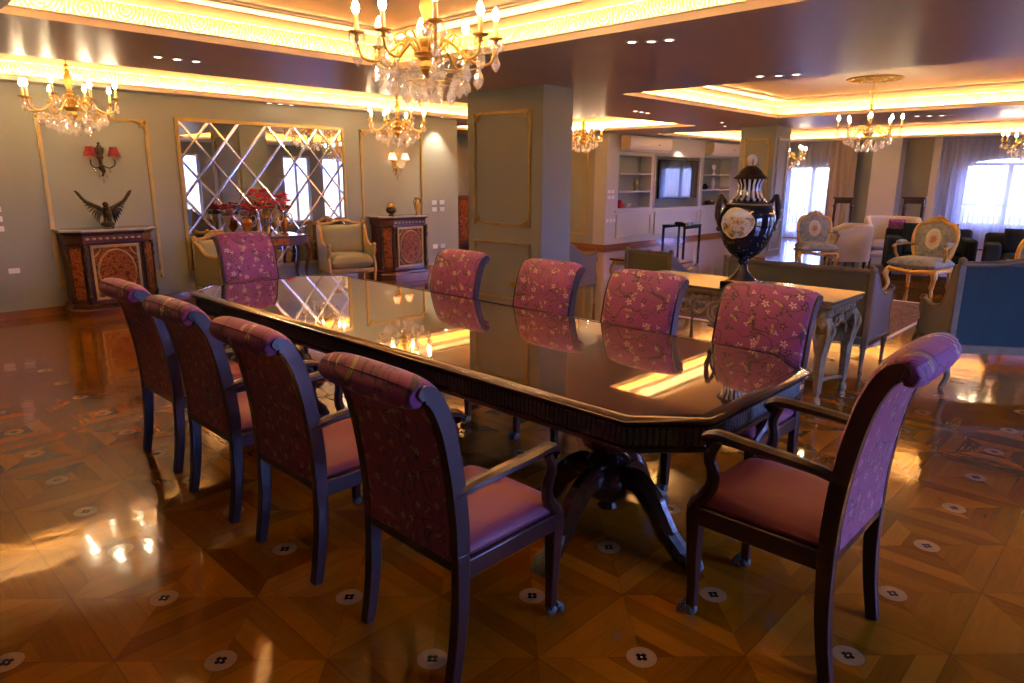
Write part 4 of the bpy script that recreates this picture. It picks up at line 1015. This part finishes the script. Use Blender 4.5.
for sx in (-1,1):
    for sy in (-1,1):
        x,y=sx*.27,sy*.81; m=MB(); m.lathe([(.030,0),(.034,.02),(.022,.035),(.034,.06),(.030,.09),(.018,.11),(.028,.14),(.044,.50),(.052,.56),(.036,.585),(.055,.61),(.058,.66),(.040,.70)],14,None,(x,y,0),flute=.09,fn=7,fz=(.12,.52))
        for a in range(4): b=a*PI/2+PI/4; m.tube(bez([(x+.05*math.cos(b),y+.05*math.sin(b),.66),(x+.075*math.cos(b),y+.075*math.sin(b),.60),(x+.05*math.cos(b),y+.05*math.sin(b),.52),(x+.035*math.cos(b),y+.035*math.sin(b),.44)],3),.016,6)
        m.build('leg','silver_gilt',t)
m=MB()
for sy in (-1,1): m.tube(bez([(-.27,sy*.81,.15),(-.12,sy*.78,.17),(0,sy*.74,.16),(.12,sy*.78,.17),(.27,sy*.81,.15)],4),.015,6)
m.tube([(0,-.74,.16),(0,.74,.16)],.016,6); m.sph((0,0,.18),.06,10,8); m.build('stretcher','silver_gilt',t)

t=thing('porcelain_urn','tall dark blue lidded urn with painted scene and gilt mounts on the console','urn',(5.15,2.42,CH)); S=.93
MB().box((0,0,.02),(.25,.25,.04)).build('square_plinth','black',t,bevel=.006)
MB().lathe([(.115,.04),(.11,.055),(.07,.09),(.04,.13),(.03,.17),(.045,.185),(.045,.2),(.03,.21)],28).build('foot','urn_gilt_foot',t)
MB().lathe([(.035,.205),(.065,.225),(.115,.26),(.16,.32),(.192,.40),(.208,.48),(.208,.55),(.19,.605),(.155,.645),(.118,.67)],40).build('body','urn',t).rotation_euler=(0,0,R(-62))
MB().lathe([(.118,.665),(.125,.675),(.10,.69),(.085,.73),(.083,.78),(.105,.825),(.115,.83)],48,flute=.05,fn=16,fz=(.69,.80)).build('fluted_neck','neck',t)
l=MB().lathe([(.118,.825),(.126,.835),(.115,.85),(.095,.862),(.078,.89),(.045,.915),(.03,.925)],32).build('lid','bronze',t)
MB().sph((0,0,.965),.043,14,10,(1,1,1.1)).build('finial','porcelain',l)
m=MB()
for k in range(5): m.tube([(.03*math.cos(k*1.256),.03*math.sin(k*1.256),.925),(.046*math.cos(k*1.256),.046*math.sin(k*1.256),.95),(.03*math.cos(k*1.256),.03*math.sin(k*1.256),.995)],[.006,.008,.003],5)
m.build('finial_leaves','goldline',l)
for s in (-1,1):
    a=R(45)-.02+ (PI/2 if s>0 else -PI/2)
    MM=Matrix.Rotation(a,4,'Z'); m=MB(MM)
    m.tube(bez([(.16,0,.62),(.195,0,.68),(.222,0,.665),(.232,0,.60),(.225,0,.52),(.205,0,.46)],4),[.016]*5+[.022]*8+[.018]*8,8)
    m.sph((.212,0,.69),.026,8,6); m.sph((.212,0,.45),.024,8,6); m.sph((.236,.0,.56),.028,8,6,(.7,1,1.8)); m.build('handle','bronze',t)
m=MB(); m.lathe([(.172,.632),(.18,.638),(.172,.646),(.16,.645)],32,caps=False); m.lathe([(.118,.052),(.122,.046),(.118,.04)],28,caps=False); m.build('gilt_band','goldline',t)

# ------------------------------------------------------------------ mirror console with vases
t=thing('side_table','small red wood console table with curved legs under the mirror','console table',(4.70,9.42,0))
MB().b2(-.60,.60,-.19,.19,.785,.81).build('tabletop','red_wood',t,bevel=.006)
m=MB().b2(-.56,.56,-.16,.16,.66,.785); m.build('apron','red_wood',t,bevel=.004)
MB().b2(-.26,.26,-.19,-.17,.68,.77).build('drawer','marquetry',t,bevel=.004)
for sx in (-1,1):
    for sy in (-1,1): MB().tube(bez([(sx*.53,sy*.13,.70),(sx*.57,sy*.16,.58),(sx*.53,sy*.13,.30),(sx*.55,sy*.14,.06),(sx*.57,sy*.16,.01)],5),[.034]*6+[.026]*5+[.018]*5+[.016]*5,8).build('leg','red_wood',t)
def bouquet(m,c,r,n,hz=1.0):
    for k in range(n):
        th=random.random()*2*PI; ph=random.random()**.7*PI*.80; d=r*(.55+.45*random.random())
        p=Vector(c)+Vector((math.sin(ph)*math.cos(th)*d,math.sin(ph)*math.sin(th)*d,math.cos(ph)*d*hz))
        for j in range(5):
            a=j*1.256+k; e=Vector((math.cos(a),math.sin(a),.4))*.024; m.sph(p+e,.018,5,4,(1,1,.55))
        m.sph(p,.012,5,4)
    return m
def stems(m,c,h,n,sp):
    for k in range(n):
        a=k*2.4; m.tube([(c[0],c[1],c[2]),(c[0]+sp*math.cos(a)*.5,c[1]+sp*math.sin(a)*.5,c[2]+h*.6),(c[0]+sp*math.cos(a),c[1]+sp*math.sin(a),c[2]+h)],.003,4)
        m.sph((c[0]+sp*.8*math.cos(a+1),c[1]+sp*.8*math.sin(a+1),c[2]+h*.8),.02,5,4,(1,.5,1.4))
    return m
def vase(label,x,y,prof,mat,fl,handles=False,petal='petal',stand=None):
    t=thing('flower_vase',label,'vase',(x,y,.81))
    MB().lathe(prof,20).build('body',mat,t)
    top=prof[-1][1]; c,r,n,hz=fl
    stems(MB(),(0,0,top-.03),c-top,9,r*.7).build('stems','leaf',t); bouquet(MB(),(0,0,c),r,n,hz).build('blossoms',petal,t,smooth=60)
    if handles:
        for s in (-1,1): MB().tube(bez([(s*.055,0,top*.45),(s*.12,0,top*.6),(s*.13,0,top*.95),(s*.09,0,top*1.1),(s*.05,0,top*.95)],4),.009,6).build('handle','gilt',t)
    return t
vase('gilt stemmed vase of dark red flowers, leftmost on the mirror console',4.15,9.42,[(.05,0),(.055,.01),(.012,.03),(.012,.16),(.03,.20),(.045,.27),(.055,.30),(.05,.30)],'gilt',(.38,.10,20,.9),False,'petal_dark')
vase('amber and black handled vase of red flowers, second from the left on the console',4.42,9.40,[(.05,0),(.055,.01),(.02,.03),(.02,.05),(.07,.12),(.085,.20),(.05,.255),(.07,.275),(.065,.275)],'amber',(.37,.12,22,.8),True,'petal_dark')
vase('silver vase of bright red flowers in the middle of the mirror console',4.71,9.44,[(.08,0),(.085,.01),(.05,.025),(.06,.08),(.075,.20),(.085,.33),(.10,.36),(.095,.36)],'chrome',(.50,.15,34,1.15))
vase('tall amber gilt vase of red flowers, rightmost on the mirror console',4.99,9.42,[(.055,0),(.06,.01),(.022,.03),(.03,.08),(.06,.14),(.055,.22),(.035,.25),(.05,.28),(.045,.28)],'amber',(.46,.12,28,1.35),True)
t=thing('candelabra','gilt branched candle stand between the flower vases','candle holder',(4.84,9.32,.81))
MB().lathe([(.06,0),(.06,.01),(.015,.03),(.01,.15),(.018,.2),(.01,.25),(.014,.38)],16).build('stem','gilt',t)
for s in (-1,1): MB().tube(bez([(0,0,.22),(s*.06,0,.20),(s*.09,0,.25),(s*.09,0,.31)],4),.007,6).build('arm','gilt',t)

# ------------------------------------------------------------------ salon sofas and chairs
def tub(label,loc,rz,w=.8,d=.8,h=.80,sh=.44,mat='cream_fabric',curved=True):
    t=thing('tub_chair',label,'armchair',loc,rz)    # faces local -y
    hw=w/2; m=MB(); n=26
    def cen(u):
        a=PI*(-.02+1.04*u)
        x=hw*.88*math.cos(a); y=d*.42*math.sin(a)**.8 if math.sin(a)>0 else 0
        return Vector((x,y if u not in (0,1) else y,0))
    vs=[];fs=[]; path=[Vector((hw*.9,-d*.45,0)),Vector((hw*.9,-d*.2,0))]+[Vector((hw*.9*math.cos(PI*k/14),d*.45*math.sin(PI*k/14)**.75 if 0<k<14 else 0,0)) for k in range(0,15)]+[Vector((-hw*.9,-d*.2,0)),Vector((-hw*.9,-d*.45,0))]
    P=path; sec=[(.05,.10),(.055,h*.5),(.06,h-.06),(.045,h-.015),(0,h),(-.045,h-.015),(-.06,h-.06),(-.055,h*.5),(-.05,.10)]
    for i,p in enumerate(P):
        tt=(P[min(i+1,len(P)-1)]-P[max(i-1,0)]).normalized(); nr=Vector((tt.y,-tt.x,0)); drop_=(.14 if i in(0,len(P)-1) else .08 if i in(1,len(P)-2) else 0)
        for o,z in sec: vs.append(p+nr*o+Vector((0,0,z-(drop_ if z>h*.6 else 0))))
    k=len(sec); fs=[(i*k+j,(i+1)*k+j,(i+1)*k+j+1,i*k+j+1) for i in range(len(P)-1) for j in range(k-1)]+[tuple(range(k))[::-1],tuple((len(P)-1)*k+j for j in range(k))]
    m.add(vs,fs).build('curved_back','cream_fabric',t,smooth=60)
    MB().pillow(-hw*.84,hw*.84,-d*.48,d*.34,.12,.16,None,0,8).build('seat_base','cream_fabric',t,smooth=60)
    MB().pillow(-hw*.78,hw*.78,-d*.47,d*.30,.28,.15,None,.03,6).build('seat_cushion','cream_fabric',t,smooth=60)
    for sx in (-1,1):
        for y in (-d*.4,d*.3): MB().lathe([(.018,0),(.028,.12)],10,None,(sx*hw*.75,y,0)).build('foot','black',t)
    return t
tub('cream upholstered tub chair with boxy back beside the left tapestry armchair',(14.35,4.62,0),R(125)+PI/2,.78,.78,.80)
tub('wide cream tub chair with curved back behind the black sofa arm',(15.35,4.15,0),R(205)+PI/2,1.0,.86,.92)
def sofa(label,loc,rz,w,d=.9,h=.78):
    t=thing('sofa',label,'sofa',loc,rz); hw=w/2      # faces local -y
    MB().box((0,0,.22),(w,d,.28)).build('base','black_fabric',t,bevel=.03)
    MB().box((0,d/2-.12,.52),(w,.24,h-.26)).build('backrest','black_fabric',t,bevel=.05)
    for s in (-1,1): MB().box((s*(hw-.12),0,.44),(.24,d,.44)).build('armrest','black_fabric',t,bevel=.05)
    n=max(1,round((w-.48)/.75))
    for k in range(n):
        x0=-hw+.24+(w-.48)*k/n; x1=x0+(w-.48)/n
        MB().pillow(x0+.005,x1-.005,-d/2,d/2-.24,.36,.14,None,.02,8).build('seat_cushion','black_fabric',t,smooth=60)
        MB().pillow(x0+.01,x1-.01,-.2,.2,0,.14,Matrix.Translation((0,d/2-.30,.68))@Matrix.Rotation(PI/2-.15,4,'X'),.02,6).build('back_cushion','black_fabric',t,smooth=60)
    for sx in (-1,1):
        for y in (-d*.42,d*.42): MB().box((sx*(hw-.08),y,.04),(.06,.06,.08)).build('foot','black',t)
    return t
sofa('black sofa with square arm in front of the cream tub chairs',(14.0,3.15,0),R(200)+PI/2,1.35,.85,.80)
sofa('long black sofa behind the centre tapestry armchair, under the wide window',(13.6,1.3,0),R(190)+PI/2,1.9,.9,.82)
t=thing('cushion','small printed cushion lying on the black sofa arm','cushion',(14.05,3.72,.815),R(110)); MB().pillow(-.14,.14,-.14,.14,-.06,.11,Matrix.Rotation(R(70),4,'X'),.02,3).build('cushion_cover','damask',t,smooth=60)
MB().tube([(.14*math.cos(a)*.95,-.0,.14*math.sin(a)*.95-.0) for a in lin(0,2*PI,17)],.006,5).build('piping','petal_dark',t)
def stand(label,loc,rz=0,h=1.36):
    t=thing('plant_stand',label,'stand',loc,rz)
    MB().box((0,0,h-.02),(.44,.44,.04)).build('top','mahogany',t,bevel=.008); MB().box((0,0,h-.09),(.38,.38,.10)).build('frieze','mahogany',t,bevel=.004)
    for sx in (-1,1):
        for sy in (-1,1):
            m=MB().tube([(sx*.17,sy*.17,h-.14),(sx*.18,sy*.18,.5),(sx*.19,sy*.19,0)],[.036,.03,.026],4); m.sph((sx*.18,sy*.18,h-.2),.042,8,6); m.build('leg','mahogany',t)
    MB().box((0,0,.3),(.34,.34,.03)).build('lower_shelf','mahogany',t)
    return t
stand('tall dark wooden stand before the taupe drape of the narrow window',(17.2,5.75,0),.3,1.24); stand('tall dark wooden stand before the grey pier near the wide window',(17.0,4.22,0),.2,1.28)
o=MB().b2(7.38,10.45,2.05,4.3,0,.012).build('persian_rug','rug',smooth=0); tag(o,'dark red patterned persian rug on the salon parquet','rug')
f=MB(); f.b2(7.30,7.38,2.05,4.3,0,.009); f.b2(10.45,10.53,2.05,4.3,0,.009); f.b2(7.38,10.45,2.02,2.05,0,.010); f.build('fringe','cream_fabric',o,smooth=0)

# low gilt coffee table behind the small armchair, and magazines
t=thing('coffee_table','low carved gilt coffee table behind the small olive armchair','coffee table',(8.35,5.3,0),0)
MB().b2(-.3,.3,-.5,.5,.50,.53).build('tabletop','red_wood',t,bevel=.006)
m=MB().b2(-.27,.27,-.47,.47,.44,.50)
for k in range(10): m.sph((-.28,-.42+.093*k,.47),.026,6,5,(.6,1,1)); m.sph((.28,-.42+.093*k,.47),.026,6,5,(.6,1,1))
m.build('apron','gilt',t)
for sx in (-1,1):
    for sy in (-1,1): MB().tube(bez([(sx*.26,sy*.45,.46),(sx*.28,sy*.48,.34),(sx*.25,sy*.44,.15),(sx*.28,sy*.48,.01)],4),[.03]*5+[.022]*4+[.016]*4,8).build('leg','gilt',t)
t=thing('metal_tray','small gilt tray standing on the low coffee table','tray',(8.35,5.2,.53)); MB().lathe([(.12,0),(.15,.01),(.16,.03),(.155,.03),(.12,.012),(.001,.011)],24,caps=False).build('dish','gold',t)
for s in (-1,1): MB().tube(bez([(0,s*.15,.025),(.04,s*.19,.04),(-.04,s*.19,.04),(0,s*.15,.025)],3),.006,5).build('handle','gold',t)

# nest of black side tables by the media wall
t=thing('side_table','black square side table in front of the television','side table',(15.1,8.75,0),.05)
MB().box((0,0,.535),(.85,.62,.03)).build('tabletop','black',t,bevel=.004)
for sx in (-1,1):
    for sy in (-1,1): MB().box((sx*.40,sy*.28,.26),(.045,.045,.52)).build('leg','black',t)
m=MB(); m.box((0,-.28,.49),(.76,.03,.05)); m.box((0,.28,.49),(.76,.03,.05)); m.build('apron','black',t)
t=thing('media_box','flat black media box with silver lid on the side table','electronics',(15.1,8.7,.552),.1); MB().box((0,0,.03),(.42,.3,.06)).build('case','black',t,bevel=.005); MB().box((.0,0,.066),(.36,.26,.012)).build('lid','chrome',t,bevel=.004)
# television
t=thing('television','flat black television mounted in the media wall niche','television',(16.45,9.70,1.13)); 
MB().b2(-.97,.97,0,.06,0,.98).build('casing','black',t,bevel=.006); MB().b2(-.93,.93,-.004,.0,.04,.95).build('screen','screen',t,smooth=0); MB().b2(-.3,.3,.06,.38,.3,.7).build('wall_bracket','black',t)
# air conditioners
def ac(label,x,w=1.85):
    t=thing('air_conditioner',label,'air conditioner',(x,9.745,2.27)); h=.34
    pr=[(0,0),(-.14,0),(-.22,.05),(-.25,.12),(-.25,h-.03),(-.22,h),(0,h)]
    MB().prism(pr,-w/2+.01,w/2-.01,'x').build('housing','white_plastic',t,smooth=30)
    for s in (-1,1): MB().prism([(a*1.01,b) for a,b in pr],s*w/2-.012,s*w/2+.012,'x').build('end_cap','cream_plastic',t,smooth=30)
    MB().b2(-w/2+.1,w/2-.1,-.20,-.15,-.012,.004).build('louvre','white_plastic',t); MB().b2(-w/2+.04,w/2-.04,-.253,-.249,.13,.30).build('front_panel','white_plastic',t,bevel=.002)
    MB().b2(.3,.36,-.256,-.25,.15,.17).build('display','black',t)
ac('white air conditioner above the left shelves of the media wall',14.75); ac('white air conditioner above the right shelves of the media wall',18.7,1.75)
# niche ornaments
def orn(name,label,cat,x,z,prof,mat,extra=None):
    t=thing(name,label,cat,(x,9.92,z)); MB().lathe(prof,14).build('body',mat,t)
    if extra: extra(t)
    return t
orn('figurine','small pale and gold figurine on the middle left shelf','figurine',14.75,1.34,[(.06,0),(.06,.02),(.03,.04),(.05,.10),(.07,.16),(.05,.22),(.03,.25),(.035,.28),(.002,.31)],'goldline')
orn('jar','red glass jar at the left end of the lowest left shelf','jar',14.1,.93,[(.06,0),(.08,.05),(.08,.13),(.05,.17),(.055,.19)],'petal')
orn('bowl','blue and white bowl on the lowest left shelf','bowl',14.4,.93,[(.05,0),(.06,.015),(.11,.07),(.13,.11),(.12,.11)],'porcelain')
orn('bottle','clear slim bottle behind the red jar in the left niche','bottle',13.95,.93,[(.04,0),(.045,.02),(.045,.15),(.015,.2),(.015,.27)],'crystal')
orn('candlestick','dark small candlestick on the upper right shelf','candle holder',18.0,1.76,[(.05,0),(.05,.02),(.015,.05),(.02,.1),(.04,.13),(.02,.16),(.02,.22)],'bronze')
orn('figurine','white head figurine on a dark base on the upper right shelf','figurine',18.7,1.76,[(.05,0),(.05,.03),(.015,.05),(.015,.12),(.05,.16),(.06,.21),(.04,.26),(.002,.28)],'porcelain')
orn('figurine','white standing figurine on the middle right shelf','figurine',18.7,1.34,[(.06,0),(.06,.02),(.04,.05),(.06,.14),(.05,.22),(.03,.26),(.04,.3),(.002,.34)],'porcelain')
orn('vase','low black vase beside the white figurine on the middle right shelf','vase',18.25,1.34,[(.05,0),(.1,.04),(.11,.09),(.05,.13),(.06,.16)],'black')
orn('box','dark flat lidded pot on the lowest right shelf','pot',18.6,.905,[(.14,0),(.15,.03),(.15,.1),(.10,.13),(.02,.15),(.02,.18)],'bronze')
# hall cabinet
t=thing('hall_cabinet','dark red wooden cabinet on the hall wall seen beside the column','cabinet',(11.15,12.97,0)); MB().b2(-.55,.55,-.45,0,.08,1.15).build('body','red_wood',t,bevel=.01); MB().b2(-.6,.6,-.5,0,1.15,1.20).build('top','red_wood',t,bevel=.01); MB().b2(-.58,.58,-.47,0,0,.08).build('plinth','red_wood',t)
for s in (-1,1):
    d=MB().b2(s*.02,s*.5,-.465,-.45,.14,1.1).build('door','marquetry',t,bevel=.004); MB().sph((s*.06,-.475,.6),.016,8,6).build('knob','gold',d)
# switch plates
sw=[]
def plate(x,z,label,group,y=YM,w=.085,h=.075,n=2):
    t=thing('switch_plate',label,'switch',(x,y-.001,z),0,group); MB().b2(-w/2,w/2,-.008,0,-h/2,h/2).build('cover','white_plastic',t,bevel=.003)
    for k in range(n): MB().b2(-w/2+.012+(w-.024)*k/n+.002,-w/2+.012+(w-.024)*(k+1)/n-.002,-.011,-.008,-h/2+.014,h/2-.014).build('rocker','white_plastic',t)
G='stacked switch plates left of the gilded panel'
for z,l in ((1.265,'top'),(1.155,'middle'),(1.045,'bottom')): plate(1.615,z,l+' one of the three stacked plates at the left edge of the back wall',G,w=.11,h=.06)
plate(1.50,.56,'low socket plate cut by the left edge of the picture','low sockets on the left',w=.11,h=.06,n=1); plate(1.70,.56,'low socket plate just left of the gilded panel','low sockets on the left',w=.11,h=.06,n=2)
for i,(x,z) in enumerate(((8.02,1.20),(8.2,1.20),(8.02,1.08),(8.2,1.08))): plate(x,z,('upper left','upper right','lower left','lower right')[i]+' plate of the square of four right of the right cabinet','four plates right of the right cabinet',w=.11)
for i,(x,z) in enumerate(((8.02,.42),(8.2,.42))): plate(x,z,('left','right')[i]+' low socket plate right of the right cabinet','low sockets right of the right cabinet',w=.11)
for i,(x,z) in enumerate(((13.42,1.33),(13.56,1.33),(13.42,1.2),(13.56,1.2))): plate(x,z,('upper left','upper right','lower left','lower right')[i]+' plate of the square of four beside the media wall niche','four plates beside the media wall',y=YT,w=.11)
for i,x in enumerate((13.38,13.52,13.66)): plate(x,.66,('left','middle','right')[i]+' one of three low sockets beside the media wall','low sockets beside the media wall',y=YT,w=.09)
t=thing('brass_socket','brass floor level socket on the near column','socket',(5.978,5.72,.38),-PI/2); MB().b2(-.055,.055,-.012,0,-.04,.04).build('cover','gold',t,bevel=.003); MB().b2(-.03,.03,-.015,-.012,-.02,.02).build('inset','goldline',t)
vs=scn.view_settings; vs.view_transform='Standard'; vs.look='None'; vs.exposure=EXPO; vs.gamma=1; vs.use_curve_mapping=False
